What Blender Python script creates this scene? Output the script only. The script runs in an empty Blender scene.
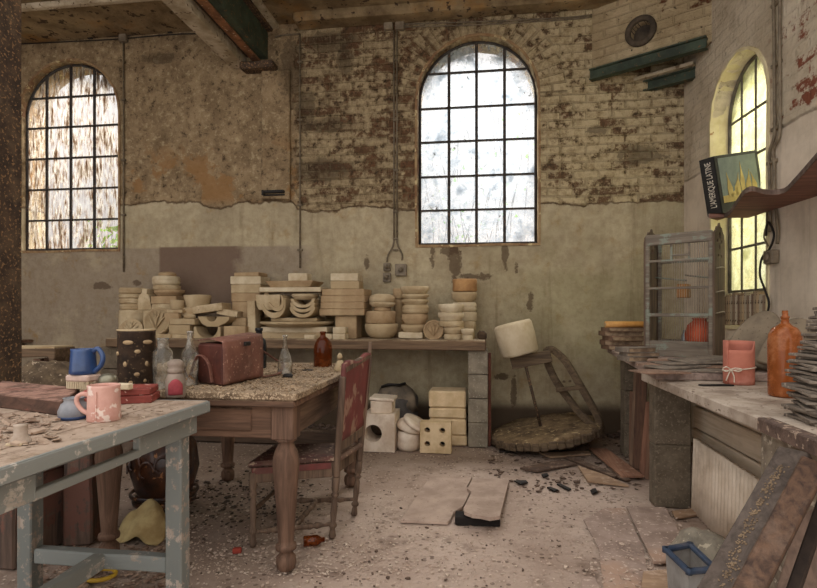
import bpy, bmesh, math, random
from mathutils import Vector, Matrix, noise, geometry
random.seed(7)
PI = math.pi
SC = bpy.context.scene
COL = SC.collection
R = random.uniform

# ------------------------------------------------------------------ camera
F = 549.0; CX = 408.5; HY = 312.0; CH = 1.12; YAW = math.atan(76 / 549)
cam_d = bpy.data.cameras.new('camera'); cam = bpy.data.objects.new('camera', cam_d); COL.objects.link(cam)
cam.location = (0, 0, CH); cam.rotation_euler = (PI / 2, 0, YAW)
cam_d.sensor_width = 36; cam_d.lens = F / 817 * 36; cam_d.shift_y = (HY - 294) / 817; cam_d.clip_start = .05
SC.camera = cam
CS, SN = math.cos(YAW), math.sin(YAW)

def ray(px, py):
    r = (px - CX) / F
    return Vector((CS * r - SN, SN * r + CS, (HY - py) / F))
def at_d(px, py, d): return ray(px, py) * d + Vector((0, 0, CH))
def at_y(px, py, Y): r = ray(px, py); return r * (Y / r.y) + Vector((0, 0, CH))
def at_x(px, py, X): r = ray(px, py); return r * (X / r.x) + Vector((0, 0, CH))
def at_z(px, py, z): r = ray(px, py); return r * ((z - CH) / r.z) + Vector((0, 0, CH))
def fl(px, py, z=0.0): return at_z(px, py, z)
def dep(p): return -SN * p[0] + CS * p[1]
RW0, RWS = 2.079, .06                        # right wall: X = RW0 - RWS * Y
def at_rw(px, py, off=0.0):
    r = ray(px, py); t = (RW0 + off) / (r.x + RWS * r.y); return r * t + Vector((0, 0, CH))
BW = 5.2

# ------------------------------------------------------------------ colours, materials
def L(r, g, b, a=1.0):
    f = lambda c: (c / 255 / 12.92) if c / 255 <= .04045 else ((c / 255 + .055) / 1.055) ** 2.4
    return (f(r), f(g), f(b), a)

class NT:
    def __init__(s, name):
        s.m = bpy.data.materials.new(name); s.m.use_nodes = True
        s.t = s.m.node_tree; s.n = s.t.nodes; s.l = s.t.links
        s.n.clear()
        s.out = s.n.new('ShaderNodeOutputMaterial')
        s.tc = s.n.new('ShaderNodeTexCoord')
    def new(s, kind, **kw):
        n = s.n.new('ShaderNode' + kind)
        for k, v in kw.items():
            if k in n.inputs: s.put(n.inputs[k], v)
            else: setattr(n, k, v)
        return n
    def put(s, sock, v):
        if hasattr(v, 'links') and hasattr(v, 'node'): s.l.new(v, sock)
        else: sock.default_value = v
    def coord(s, scale=(1, 1, 1), rot=(0, 0, 0), loc=(0, 0, 0), src='Object'):
        m = s.n.new('ShaderNodeMapping'); s.l.new(s.tc.outputs[src], m.inputs['Vector'])
        m.inputs['Scale'].default_value = scale; m.inputs['Rotation'].default_value = rot; m.inputs['Location'].default_value = loc
        return m.outputs[0]
    def noise(s, scale, detail=5, rough=.6, vec=None, dist=0.0, c='Fac'):
        n = s.n.new('ShaderNodeTexNoise'); s.l.new(vec if vec else s.tc.outputs['Object'], n.inputs['Vector'])
        n.inputs['Scale'].default_value = scale; n.inputs['Detail'].default_value = detail
        n.inputs['Roughness'].default_value = rough; n.inputs['Distortion'].default_value = dist
        return n.outputs[c]
    def voro(s, scale, vec=None, feature='F1', out='Distance', rnd=1.0):
        n = s.n.new('ShaderNodeTexVoronoi'); n.feature = feature
        s.l.new(vec if vec else s.tc.outputs['Object'], n.inputs['Vector'])
        n.inputs['Scale'].default_value = scale; n.inputs['Randomness'].default_value = rnd
        return n.outputs[out]
    def ramp(s, fac, stops, interp='LINEAR'):
        n = s.n.new('ShaderNodeValToRGB'); s.put(n.inputs[0], fac); n.color_ramp.interpolation = interp
        e = n.color_ramp.elements
        while len(e) < len(stops): e.new(.5)
        for i, (p, c) in enumerate(stops):
            e[i].position = p; e[i].color = c if len(c) == 4 else (c[0], c[1], c[2], 1)
        return n.outputs[0]
    def step(s, fac, a, b):                      # smooth 0..1 between a and b
        n = s.n.new('ShaderNodeMapRange'); n.interpolation_type = 'SMOOTHSTEP'
        s.put(n.inputs[0], fac); n.inputs[1].default_value = min(a, b); n.inputs[2].default_value = max(a, b)
        n.inputs[3].default_value = 0 if a < b else 1; n.inputs[4].default_value = 1 if a < b else 0
        return n.outputs[0]
    def math(s, op, a, b=0.0, c=0.0):
        n = s.n.new('ShaderNodeMath'); n.operation = op
        s.put(n.inputs[0], a); s.put(n.inputs[1], b); s.put(n.inputs[2], c); return n.outputs[0]
    def mix(s, fac, a, b, mode='MIX'):
        n = s.n.new('ShaderNodeMix'); n.data_type = 'RGBA'; n.blend_type = mode
        s.put(n.inputs[0], fac); s.put(n.inputs[6], a); s.put(n.inputs[7], b); return n.outputs[2]
    def sep(s, vec=None):
        n = s.n.new('ShaderNodeSeparateXYZ'); s.l.new(vec if vec else s.tc.outputs['Object'], n.inputs[0]); return n.outputs
    def comb(s, x, y, z=0.0):
        n = s.n.new('ShaderNodeCombineXYZ'); s.put(n.inputs[0], x); s.put(n.inputs[1], y); s.put(n.inputs[2], z); return n.outputs[0]
    def bump(s, h, strength=.5, dist=.01, normal=None):
        n = s.n.new('ShaderNodeBump'); s.put(n.inputs['Height'], h)
        n.inputs['Strength'].default_value = strength; n.inputs['Distance'].default_value = dist
        if normal: s.l.new(normal, n.inputs['Normal'])
        return n.outputs[0]
    def rnd(s): return s.n.new('ShaderNodeObjectInfo').outputs['Random']
    def done(s, col, rough=.85, normal=None, metal=0.0, **kw):
        b = s.n.new('ShaderNodeBsdfPrincipled')
        s.put(b.inputs['Base Color'], col); s.put(b.inputs['Roughness'], rough); s.put(b.inputs['Metallic'], metal)
        b.inputs['Specular IOR Level'].default_value = kw.pop('spec', .3)
        for k, v in kw.items(): s.put(b.inputs[k], v)
        if normal: s.l.new(normal, b.inputs['Normal'])
        s.l.new(b.outputs[0], s.out.inputs[0]); return s.m

def simple(name, c1, c2, scale=8, rough=.85, bump=.4, bdist=.004, specks=None, speck_scale=60, speck_amt=.62, stretch=(1, 1, 1), metal=0.0, vary=0.0, dirt=None, dirt_amt=.5, **kw):
    """mottled surface: two colours by noise, optional specks (chips, dust), optional dirt patches, per-object variation"""
    t = NT(name); v = t.coord(stretch)
    n = t.noise(scale, 6, .65, v)
    c = t.mix(t.step(n, .32, .68), c1, c2)
    if vary: c = t.mix(t.math('MULTIPLY', t.rnd(), vary), c, c2)
    if dirt: c = t.mix(t.math('MULTIPLY', t.step(t.noise(scale * .45, 6, .7, t.coord(stretch, loc=(3.1, 7.7, 1.3))), .5, .68), dirt_amt), c, dirt)
    if specks: c = t.mix(t.step(t.noise(speck_scale, 3, .6, t.coord(stretch, loc=(9, 4, 2))), speck_amt, speck_amt + .05), c, specks)
    h = t.math('ADD', n, t.math('MULTIPLY', t.noise(scale * 7, 4, .6, v), .4))
    return t.done(c, rough, t.bump(h, bump, bdist), metal, **kw)

def wood(name, c1, c2, axis=0, scale=6, rough=.8, paint=None, paint_amt=.5, bump=.5, dust=None, dust_amt=.5, paint_scale=5):
    """weathered wood with grain along an axis, optional worn paint and dust lying on faces that look up"""
    t = NT(name); st = [9, 9, 9]; st[axis] = .6
    v = t.coord(tuple(st)); g = t.noise(scale * .6, 6, .65, v, .6)
    c = t.mix(t.step(g, .3, .7), c1, c2)
    c = t.mix(t.math('MULTIPLY', t.step(t.noise(2.3, 4), .45, .7), .45), c, (c1[0] * .45, c1[1] * .42, c1[2] * .4, 1))
    if paint:
        pm = t.step(t.math('ADD', t.math('MULTIPLY', t.noise(paint_scale, 8, .72), .75), t.math('MULTIPLY', g, .25)), paint_amt, paint_amt + .05)
        c = t.mix(pm, paint, c)
    if dust:
        geo = t.n.new('ShaderNodeNewGeometry'); up = t.sep(geo.outputs['Normal'])[2]
        dm = t.math('MULTIPLY', t.step(up, .5, .95), t.step(t.noise(14, 7, .75), 1 - dust_amt - .12, 1 - dust_amt + .1))
        c = t.mix(dm, c, dust)
    return t.done(c, rough, t.bump(g, bump, .004))

# ------------------------------------------------------------------ mesh builder
class MB:
    def __init__(s): s.b = bmesh.new()
    def _add(s, tmp, M=None):
        if M is not None: tmp.transform(M)
        me = bpy.data.meshes.new('t'); tmp.to_mesh(me); tmp.free(); s.b.from_mesh(me); bpy.data.meshes.remove(me); return s
    def box(s, c, d, rot=(0, 0, 0), bev=.004, seg=1, jit=0.0, taper=None, sub=0):
        t = bmesh.new(); bmesh.ops.create_cube(t, size=1)
        for v in t.verts:
            v.co.x *= d[0]; v.co.y *= d[1]; v.co.z *= d[2]
            if taper and v.co.z < 0: v.co.x *= taper; v.co.y *= taper
        if sub: bmesh.ops.subdivide_edges(t, edges=t.edges[:], cuts=sub, use_grid_fill=True)
        if bev:
            e = [e for e in t.edges if len(e.link_faces) == 2 and e.calc_face_angle(0) > .5]
            bmesh.ops.bevel(t, geom=e, offset=min(bev, .45 * min(d)), segments=seg, affect='EDGES', profile=.6)
        if jit: s._jit(t, jit)
        M = Matrix.Translation(Vector(c)) @ (rot if isinstance(rot, Matrix) else euler(rot))
        return s._add(t, M)
    def _jit(s, t, j):
        o = Vector((R(0, 50), R(0, 50), R(0, 50)))
        for v in t.verts: v.co += noise.noise_vector(v.co * 9 + o) * j
    def bar(s, a, b, w, h=None, bev=.003, up=(0, 0, 1), jit=0.0):   # rectangular bar from a to b
        a = Vector(a); b = Vector(b); h = h or w; z = (b - a); ln = z.length; z.normalize()
        u = Vector(up); x = u.cross(z)
        if x.length < 1e-3: x = Vector((1, 0, 0)).cross(z)
        x.normalize(); y = z.cross(x)
        M = Matrix((x, y, z)).transposed().to_4x4(); M.translation = (a + b) / 2
        t = bmesh.new(); bmesh.ops.create_cube(t, size=1)
        for v in t.verts: v.co.x *= w; v.co.y *= h; v.co.z *= ln
        if bev: bmesh.ops.bevel(t, geom=t.edges[:], offset=min(bev, .4 * min(w, h)), segments=1, affect='EDGES')
        if jit: s._jit(t, jit)
        return s._add(t, M)
    def tube(s, pts, r, seg=8, closed=False, cap=True):
        pts = [Vector(p) for p in pts]; n = len(pts); rr = r if isinstance(r, (list, tuple)) else [r] * n
        t = bmesh.new(); rings = []; prev = None
        for i, p in enumerate(pts):
            a = pts[(i - 1) % n] if (closed or i > 0) else p; c = pts[(i + 1) % n] if (closed or i < n - 1) else p
            d = (c - a); d = d.normalized() if d.length > 1e-9 else Vector((0, 0, 1))
            if prev is None:
                x = d.orthogonal().normalized()
            else:
                x = prev - d * prev.dot(d); x = x.normalized() if x.length > 1e-6 else d.orthogonal().normalized()
            prev = x; y = d.cross(x)
            rings.append([t.verts.new(p + (x * math.cos(2 * PI * k / seg) + y * math.sin(2 * PI * k / seg)) * rr[i]) for k in range(seg)])
        for i in range(n if closed else n - 1):
            A, B = rings[i], rings[(i + 1) % n]
            for k in range(seg): t.faces.new((A[k], A[(k + 1) % seg], B[(k + 1) % seg], B[k]))
        if cap and not closed:
            t.faces.new(rings[0][::-1]); t.faces.new(rings[-1])
        for f in t.faces: f.smooth = True
        bmesh.ops.recalc_face_normals(t, faces=t.faces[:])
        return s._add(t)
    def lathe(s, prof, c=(0, 0, 0), seg=32, rot=None, jit=0.0, smooth=True, sx=1, sy=1, a0=0, a1=2 * PI, cap=True):
        t = bmesh.new(); full = abs(a1 - a0 - 2 * PI) < 1e-6; m = seg if full else seg + 1
        rings = []
        for r, z in prof:
            if r < 1e-6: rings.append([t.verts.new((0, 0, z))])
            else: rings.append([t.verts.new((r * math.cos(a0 + (a1 - a0) * k / seg) * sx, r * math.sin(a0 + (a1 - a0) * k / seg) * sy, z)) for k in range(m)])
        for A, B in zip(rings, rings[1:]):
            for k in range(seg):
                k2 = (k + 1) % m
                if len(A) == 1 and len(B) == 1: continue
                if len(A) == 1: t.faces.new((A[0], B[k2], B[k]))
                elif len(B) == 1: t.faces.new((A[k], A[k2], B[0]))
                else: t.faces.new((A[k], A[k2], B[k2], B[k]))
        if len(rings[0]) > 1 and full and cap: t.faces.new(rings[0][::-1])
        if len(rings[-1]) > 1 and full and cap: t.faces.new(rings[-1])
        for f in t.faces: f.smooth = smooth and len(f.verts) < 5
        bmesh.ops.recalc_face_normals(t, faces=t.faces[:])
        if jit: s._jit(t, jit)
        M = Matrix.Translation(Vector(c)) @ (rot.to_4x4() if rot is not None and len(rot) == 3 and isinstance(rot, Matrix) else (rot if isinstance(rot, Matrix) else (euler(rot) if rot else Matrix())))
        return s._add(t, M)
    def prism(s, pts, h, M=None, bev=0.0, holes=(), jit=0.0):      # outline in local XY, thickness h along local Z (0..h)
        t = bmesh.new(); loops = [pts] + list(holes)
        flat = [Vector((p[0], p[1], 0)) for lp in loops for p in lp]
        tris = geometry.tessellate_polygon([[Vector((p[0], p[1], 0)) for p in lp] for lp in loops])
        lo = [t.verts.new(v) for v in flat]; hi = [t.verts.new(v + Vector((0, 0, h))) for v in flat]
        for a, b, c in tris:
            for q in ((lo[a], lo[b], lo[c]), (hi[a], hi[c], hi[b])):
                try: t.faces.new(q)
                except ValueError: pass
        k = 0
        for lp in loops:
            n = len(lp)
            for i in range(n):
                try: t.faces.new((lo[k + i], lo[k + (i + 1) % n], hi[k + (i + 1) % n], hi[k + i]))
                except ValueError: pass
            k += n
        bmesh.ops.recalc_face_normals(t, faces=t.faces[:])
        if bev:
            e = [e for e in t.edges if len(e.link_faces) == 2 and e.calc_face_angle(0) > .6]
            bmesh.ops.bevel(t, geom=e, offset=bev, segments=1, affect='EDGES')
        if jit: s._jit(t, jit)
        return s._add(t, M)
    def grid(s, fn, nu, nv, thick=0.0):          # surface fn(u,v) -> Vector, optional solid thickness
        t = bmesh.new(); V = [[t.verts.new(fn(i / nu, j / nv)) for j in range(nv + 1)] for i in range(nu + 1)]
        for i in range(nu):
            for j in range(nv):
                f = t.faces.new((V[i][j], V[i + 1][j], V[i + 1][j + 1], V[i][j + 1])); f.smooth = True
        if thick: 
            bmesh.ops.recalc_face_normals(t, faces=t.faces[:]); bmesh.ops.solidify(t, geom=t.faces[:], thickness=thick)
        return s._add(t)
    def faces(s, polys):
        t = bmesh.new()
        for p in polys: t.faces.new([t.verts.new(v) for v in p])
        return s._add(t)
    def build(s, name, mat, parent=None, loc=None, rot=None, weld=False):
        me = bpy.data.meshes.new(name)
        if weld: bmesh.ops.remove_doubles(s.b, verts=s.b.verts[:], dist=1e-5)
        s.b.to_mesh(me); s.b.free()
        o = bpy.data.objects.new(name, me); COL.objects.link(o)
        for m in (mat if isinstance(mat, (list, tuple)) else [mat]): me.materials.append(m)
        if parent: o.parent = parent
        if loc is not None: o.location = loc
        if rot is not None: o.rotation_euler = rot
        return o

def euler(r):
    from mathutils import Euler
    return Euler(r, 'XYZ').to_matrix().to_4x4()
def tag(o, label=None, cat=None, group=None, kind=None):
    if label: o['label'] = label
    if cat: o['category'] = cat
    if group: o['group'] = group
    if kind: o['kind'] = kind
    return o
def thing(name, label, cat, loc=(0, 0, 0), rz=0.0, group=None, rot=None):
    o = bpy.data.objects.new(name, None); COL.objects.link(o); o.empty_display_size = .05
    o.location = loc; o.rotation_euler = rot if rot else (0, 0, rz)
    return tag(o, label, cat, group)
def struct(o): o['kind'] = 'structure'; return o
def kids(o): return [c for c in bpy.data.objects if c.parent == o]
def dup(o, loc=None, rz=None, label=None, group=None, scale=None, parent=None, rot=None):
    r = o.copy(); COL.objects.link(r)
    if parent: r.parent = parent
    if loc is not None: r.location = loc
    if rz is not None: r.rotation_euler = (0, 0, rz)
    if rot is not None: r.rotation_euler = rot
    if scale is not None: r.scale = scale
    if label: r['label'] = label
    if group: r['group'] = group
    for ch in kids(o): dup(ch, parent=r)
    return r
def ragged(n, rx, ry, j=.2, rnd=None):
    return [(rx * math.cos(2 * PI * k / n) * R(1 - j, 1 + j), ry * math.sin(2 * PI * k / n) * R(1 - j, 1 + j)) for k in range(n)]
# ------------------------------------------------------------------ shell materials
def brick_nodes(t, x, z, w=.23, h=.078, mortar=.011, wob=.012):
    """brick pattern on a wall's own x,z: returns (per-brick value 0..1, mortar factor)"""
    n1 = t.noise(2.6, 3, .5, c='Color'); s_ = t.sep(n1)
    xx = t.math('ADD', x, t.math('MULTIPLY', t.math('SUBTRACT', s_[0], .5), wob * 2))
    zz = t.math('ADD', z, t.math('MULTIPLY', t.math('SUBTRACT', s_[1], .5), wob * 2.4))
    b = t.new('TexBrick'); t.put(b.inputs['Vector'], t.comb(xx, zz))
    b.inputs['Color1'].default_value = (0, 0, 0, 1); b.inputs['Color2'].default_value = (1, 1, 1, 1); b.inputs['Mortar'].default_value = (.5, .5, .5, 1)
    b.inputs['Scale'].default_value = 1; b.inputs['Brick Width'].default_value = w; b.inputs['Row Height'].default_value = h
    b.inputs['Mortar Size'].default_value = mortar; b.inputs['Mortar Smooth'].default_value = .35; b.inputs['Bias'].default_value = 0
    return b.outputs['Color'], b.outputs['Fac']

def wx_(px): return at_y(px, 250, BW).x
def mat_back_wall():
    t = NT('old_back_wall'); X, _, Z = t.sep()
    nA = t.noise(1.7, 8, .68); nB = t.noise(5, 8, .7, t.coord(loc=(4, 2, 8))); nC = t.noise(16, 8, .75, t.coord(loc=(1, 9, 3))); nD = t.noise(.8, 4, .6, t.coord(loc=(7, 7, 2)))
    val, mor = brick_nodes(t, X, Z)
    # the centre window's arch is turned in radial bricks
    acx = (wx_(417.5) + wx_(538)) / 2; ar = (wx_(538) - wx_(417.5)) / 2; azs = at_y(478, 36, BW).z - ar
    dx = t.math('SUBTRACT', X, acx); dz = t.math('SUBTRACT', Z, azs); rad = t.math('SQRT', t.math('ADD', t.math('MULTIPLY', dx, dx), t.math('MULTIPLY', dz, dz))); ang = t.math('ARCTAN2', dz, dx)
    v2, m2 = brick_nodes(t, t.math('SUBTRACT', rad, ar + .005), t.math('MULTIPLY', ang, ar + .16), .25, .082, .013, .006)
    ringm = t.math('MULTIPLY', t.math('MULTIPLY', t.step(rad, ar + .27, ar + .25), t.step(rad, ar - .1, ar - .09)), t.step(dz, -.02, .02))
    val = t.mix(ringm, val, v2); mor = t.mix(ringm, mor, t.math('MULTIPLY', m2, 1.5))
    wobx = t.math('ADD', X, t.math('MULTIPLY', t.math('SUBTRACT', nB, .5), .5))
    wobz = t.math('ADD', Z, t.math('MULTIPLY', t.math('SUBTRACT', nA, .5), .35))
    # bricks: limewash worn away to red brick
    lime = t.mix(t.step(nC, .35, .65), L(190, 170, 134), L(138, 119, 91)); lime = t.mix(t.step(nB, .45, .68), lime, L(112, 95, 72))
    lime = t.mix(t.step(X, -.2, .8), lime, t.mix(t.step(nC, .4, .66), L(200, 182, 146), L(160, 140, 106)))
    red = t.mix(val, L(128, 86, 60), L(98, 72, 52)); red = t.mix(t.step(nC, .5, .62), red, L(70, 56, 42))
    ex = t.math('ADD', t.math('MULTIPLY', nB, .52), t.math('MULTIPLY', val, .16))
    ex = t.math('ADD', ex, t.math('MULTIPLY', nC, .50))
    gate = t.ramp(t.step(X, -2.2, 2.2), [(0, (.02, .02, .02)), (.2, (.05, .05, .05)), (.38, (.05, .05, .05)), (.5, (-.08, -.08, -.08)), (.78, (-.06, -.06, -.06)), (.86, (.02, .02, .02)), (1, (.0, .0, .0))])
    ex = t.math('ADD', ex, gate)
    bare = t.math('MULTIPLY', t.step(ex, .60, .70), .92)
    brick = t.mix(bare, lime, red)
    mcol = t.mix(nC, L(96, 80, 58), L(150, 132, 100))
    brick = t.mix(t.math('MULTIPLY', t.math('MULTIPLY', mor, t.step(nA, .3, .6)), .38), brick, mcol)
    brick = t.mix(t.step(nC, .62, .70), brick, L(52, 42, 32))
    # left: brown plaster, blistered, ochre patches low down
    pl = t.mix(t.step(nB, .3, .7), L(178, 154, 120), L(130, 109, 82)); pl = t.mix(t.step(nC, .53, .66), pl, L(84, 69, 52))
    pl = t.mix(t.math('MULTIPLY', t.step(nC, .46, .38), .7), pl, L(198, 178, 142))
    och = t.math('MULTIPLY', t.step(nA, .53, .58), t.math('MULTIPLY', t.step(Z, 2.95, 2.55), t.step(Z, 2.18, 2.28)))
    pl = t.mix(t.math('MULTIPLY', och, .85), pl, L(160, 122, 80))
    up = t.mix(t.step(wobx, -1.86, -1.80), pl, brick)
    # lower: smooth render, stained
    lo = t.mix(t.step(nA, .3, .72), L(188, 174, 144), L(158, 144, 118)); lo = t.mix(t.math('MULTIPLY', t.step(nB, .52, .7), .6), lo, L(158, 128, 82))
    lo = t.mix(t.math('MULTIPLY', t.math('MULTIPLY', t.step(nD, .48, .62), t.step(X, -.4, .8)), .35), lo, L(140, 136, 92))
    drip = t.noise(1, 6, .7, t.coord((7, 1, .55)))
    lo = t.mix(t.math('MULTIPLY', t.step(drip, .52, .7), .4), lo, L(104, 88, 60))
    lg = t.mix(nB, L(166, 151, 130), L(138, 124, 106)); lg = t.mix(t.step(nB, .56, .72), lg, L(150, 122, 84))
    lo = t.mix(t.math('MULTIPLY', t.step(wobx, -1.62, -1.8), t.step(t.math('ADD', Z, t.math('MULTIPLY', nC, .03)), 1.80, 1.775)), lo, lg)
    lo = t.mix(t.math('MULTIPLY', t.step(nC, .40, .62), .30), lo, L(120, 102, 74)); lo = t.mix(t.math('MULTIPLY', t.step(t.noise(2.6, 8, .7, t.coord(loc=(8, 1, 5))), .52, .66), .35), lo, L(196, 182, 150))
    mar = t.math('MULTIPLY', t.math('MULTIPLY', t.step(X, wx_(158), wx_(161)), t.step(wobx, wx_(246), wx_(232))), t.math('MULTIPLY', t.step(Z, 1.79, 1.77), t.step(Z, .75, 1.35)))
    lo = t.mix(t.math('MULTIPLY', mar, .85), lo, t.mix(nB, L(100, 78, 68), L(120, 100, 84)))
    crack = t.step(t.voro(1.4, t.mix(.12, t.coord(), t.noise(5, 5, .6, c='Color')), 'DISTANCE_TO_EDGE'), .012, .002)
    lo = t.mix(t.math('MULTIPLY', crack, .0), lo, L(80, 66, 48))
    lo = t.mix(t.step(nC, .66, .72), lo, L(86, 70, 50)); lo = t.mix(t.step(Z, .32, .2), lo, L(84, 70, 56))
    edge = t.math('ADD', 2.12, t.math('MULTIPLY', t.step(X, -1.8, -1.9), .10))
    def stain(c_, x0, z0, w_, h_, colr, amt=.8):
        u = t.math('DIVIDE', t.math('SUBTRACT', X, x0), w_); v = t.math('DIVIDE', t.math('SUBTRACT', Z, z0), h_)
        d = t.math('ADD', t.math('ADD', t.math('MULTIPLY', u, u), t.math('MULTIPLY', v, v)), t.math('ADD', t.math('MULTIPLY', t.math('SUBTRACT', nC, .5), 6), t.math('MULTIPLY', t.math('SUBTRACT', nB, .5), 5)))
        return t.mix(t.math('MULTIPLY', t.step(d, 1.1, .5), amt), c_, colr)
    for (px, py, w_, h_) in [(455, 262, .06, .17), (449, 250, .10, .05), (505, 256, .03, .15), (475, 277, .16, .035), (466, 285, .05, .06), (433, 256, .03, .12), (367, 262, .03, .07), (516, 268, .02, .06), (530, 300, .03, .1), (514, 392, .03, .14), (500, 376, .10, .03), (100, 286, .12, .04), (137, 283, .05, .03)]:
        q = at_y(px, py, BW); lo = stain(lo, q.x, q.z, w_, h_, L(84, 66, 50), .75)
    for (px, py, w_, h_) in [(330, 42, .28, .10), (345, 60, .08, .14), (292, 70, .12, .3), (160, 58, .22, .06), (600, 130, .1, .05), (330, 125, .2, .08), (640, 155, .2, .10), (320, 170, .3, .12), (305, 110, .1, .2)]:
        q = at_y(px, py, BW); up = stain(up, q.x, q.z, w_, h_, L(64, 51, 38), .6)
    lowmask = t.step(t.math('SUBTRACT', wobz, edge), .012, -.012)
    line = t.math('MULTIPLY', t.step(t.math('ABSOLUTE', t.math('SUBTRACT', t.math('SUBTRACT', wobz, edge), .0)), .022, .0), .6)
    c = t.mix(lowmask, up, lo); c = t.mix(line, c, L(92, 64, 44))
    # jagged corner plaster at the pilaster
    isb = t.math('MULTIPLY', t.step(wobx, -1.86, -1.80), t.math('SUBTRACT', 1, lowmask))
    hb = t.math('ADD', t.math('MULTIPLY', t.math('SUBTRACT', 1, mor), .9), t.math('MULTIPLY', bare, -.5)); hb = t.math('ADD', hb, t.math('MULTIPLY', nC, 1.1))
    hp = t.math('ADD', t.math('MULTIPLY', nC, 1.3), t.math('MULTIPLY', nB, 1.0))
    hl = t.math('ADD', t.math('MULTIPLY', nC, .22), t.math('MULTIPLY', nB, .5))
    h = t.math('ADD', t.math('MULTIPLY', isb, hb), t.math('MULTIPLY', t.math('SUBTRACT', 1, isb), t.mix(lowmask, hp, hl)))
    return t.done(c, .92, t.bump(h, .9, .03), spec=.15)

def mat_right_wall():
    t = NT('whitewashed_right_wall'); X, _, Z = t.sep()
    nA = t.noise(1.7, 8, .68, t.coord(loc=(3, 3, 3))); nB = t.noise(5, 8, .7, t.coord(loc=(4, 2, 1))); nC = t.noise(16, 7, .72); nS = t.noise(9, 6, .7, t.coord((1.6, 1, .7), (0, .9, 0)))
    val, mor = brick_nodes(t, X, Z)
    c = t.mix(t.step(nA, .3, .7), L(228, 214, 190), L(194, 178, 152)); c = t.mix(t.math('MULTIPLY', t.step(nB, .5, .7), .6), c, L(152, 132, 106))
    c = t.mix(t.math('MULTIPLY', mor, .08), c, L(140, 122, 98))
    pits = t.step(nS, .62, .69); upz = t.step(t.math('ADD', Z, t.math('MULTIPLY', nB, .06)), 2.30, 2.33)
    c = t.mix(t.math('MULTIPLY', pits, upz), c, L(98, 78, 58))
    br = t.math('MULTIPLY', t.math('MULTIPLY', t.step(X, 1.25, 1.45), t.step(t.math('ADD', nB, t.math('MULTIPLY', val, .15)), .60, .66)), t.math('MULTIPLY', upz, t.step(Z, 3.1, 2.8)))
    c = t.mix(br, c, L(136, 82, 62))
    low = t.mix(t.step(nA, .3, .7), L(226, 211, 190), L(192, 177, 156)); low = t.mix(t.math('MULTIPLY', t.step(t.noise(1, 6, .7, t.coord((6, 1, .5))), .5, .7), .45), low, L(132, 116, 96))
    c = t.mix(t.math('SUBTRACT', 1, upz), c, low)
    h = t.math('ADD', t.math('MULTIPLY', t.math('SUBTRACT', 1, mor), .16), t.math('ADD', t.math('MULTIPLY', nC, .9), t.math('MULTIPLY', nB, 1.6))); h = t.math('MULTIPLY', h, t.math('ADD', t.math('MULTIPLY', upz, .85), .15))
    h = t.math('SUBTRACT', h, t.math('MULTIPLY', t.math('MULTIPLY', pits, upz), .8))
    return t.done(c, .92, t.bump(h, .9, .03), spec=.15)

def mat_breast():
    t = NT('corner_chimney_brick'); X, _, Z = t.sep()
    nA = t.noise(2.2, 8, .68, t.coord(loc=(3, 5, 3))); nB = t.noise(6, 8, .7); nC = t.noise(18, 7, .72)
    val, mor = brick_nodes(t, X, Z)
    c = t.mix(t.step(nA, .3, .7), L(206, 186, 150), L(166, 146, 112))
    bare = t.step(t.math('ADD', t.math('ADD', t.math('MULTIPLY', nB, .8), t.math('MULTIPLY', val, .12)), t.math('MULTIPLY', t.step(X, .25, .7), .08)), .60, .66)
    c = t.mix(bare, c, t.mix(val, L(128, 84, 54), L(104, 66, 44))); c = t.mix(t.math('MULTIPLY', mor, .2), c, L(112, 94, 70)); c = t.mix(t.step(nC, .60, .68), c, L(62, 50, 38))
    h = t.math('ADD', t.math('SUBTRACT', t.math('MULTIPLY', t.math('SUBTRACT', 1, mor), .4), t.math('MULTIPLY', bare, .5)), t.math('ADD', nC, t.math('MULTIPLY', nB, 1.2)))
    return t.done(c, .92, t.bump(h, .9, .03), spec=.15)

def mat_floor():
    t = NT('dusty_floor'); 
    nA = t.noise(1.1, 7, .62); nB = t.noise(5, 8, .7, t.coord(loc=(2, 2, 2))); nC = t.noise(28, 6, .75)
    c = t.mix(t.step(nA, .32, .68), L(206, 185, 169), L(170, 148, 132)); c = t.mix(t.math('MULTIPLY', t.step(nB, .5, .72), .75), c, L(112, 92, 78))
    X, Y, _ = t.sep()
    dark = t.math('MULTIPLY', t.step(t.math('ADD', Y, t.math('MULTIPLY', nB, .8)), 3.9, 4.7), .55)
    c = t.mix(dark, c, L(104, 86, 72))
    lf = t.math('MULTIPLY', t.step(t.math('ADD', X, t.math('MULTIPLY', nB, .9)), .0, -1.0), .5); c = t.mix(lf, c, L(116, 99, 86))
    vs = t.voro(46, t.coord(loc=(1, 1, 1)), out='Color'); vd = t.voro(46, t.coord(loc=(1, 1, 1)))
    pale = t.math('MULTIPLY', t.step(t.sep(vs)[0], .74, .78), t.step(vd, .38, .28))
    gate = t.step(nB, .42, .6)
    c = t.mix(t.math('MULTIPLY', t.math('MULTIPLY', pale, gate), .8), c, L(224, 206, 186))
    vd2 = t.voro(30, t.coord(loc=(5, 3, 1))); vs2 = t.voro(30, t.coord(loc=(5, 3, 1)), out='Color')
    dk = t.math('MULTIPLY', t.step(t.sep(vs2)[0], .8, .84), t.step(vd2, .36, .28))
    c = t.mix(t.math('MULTIPLY', dk, .6), c, L(88, 70, 58))
    c = t.mix(t.math('MULTIPLY', t.step(nC, .58, .72), .45), c, L(122, 100, 86))
    h = t.math('ADD', t.math('ADD', nC, t.math('MULTIPLY', nB, 1.4)), t.math('MULTIPLY', pale, .5))
    return t.done(c, .95, t.bump(h, .8, .014), spec=.1)

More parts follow.
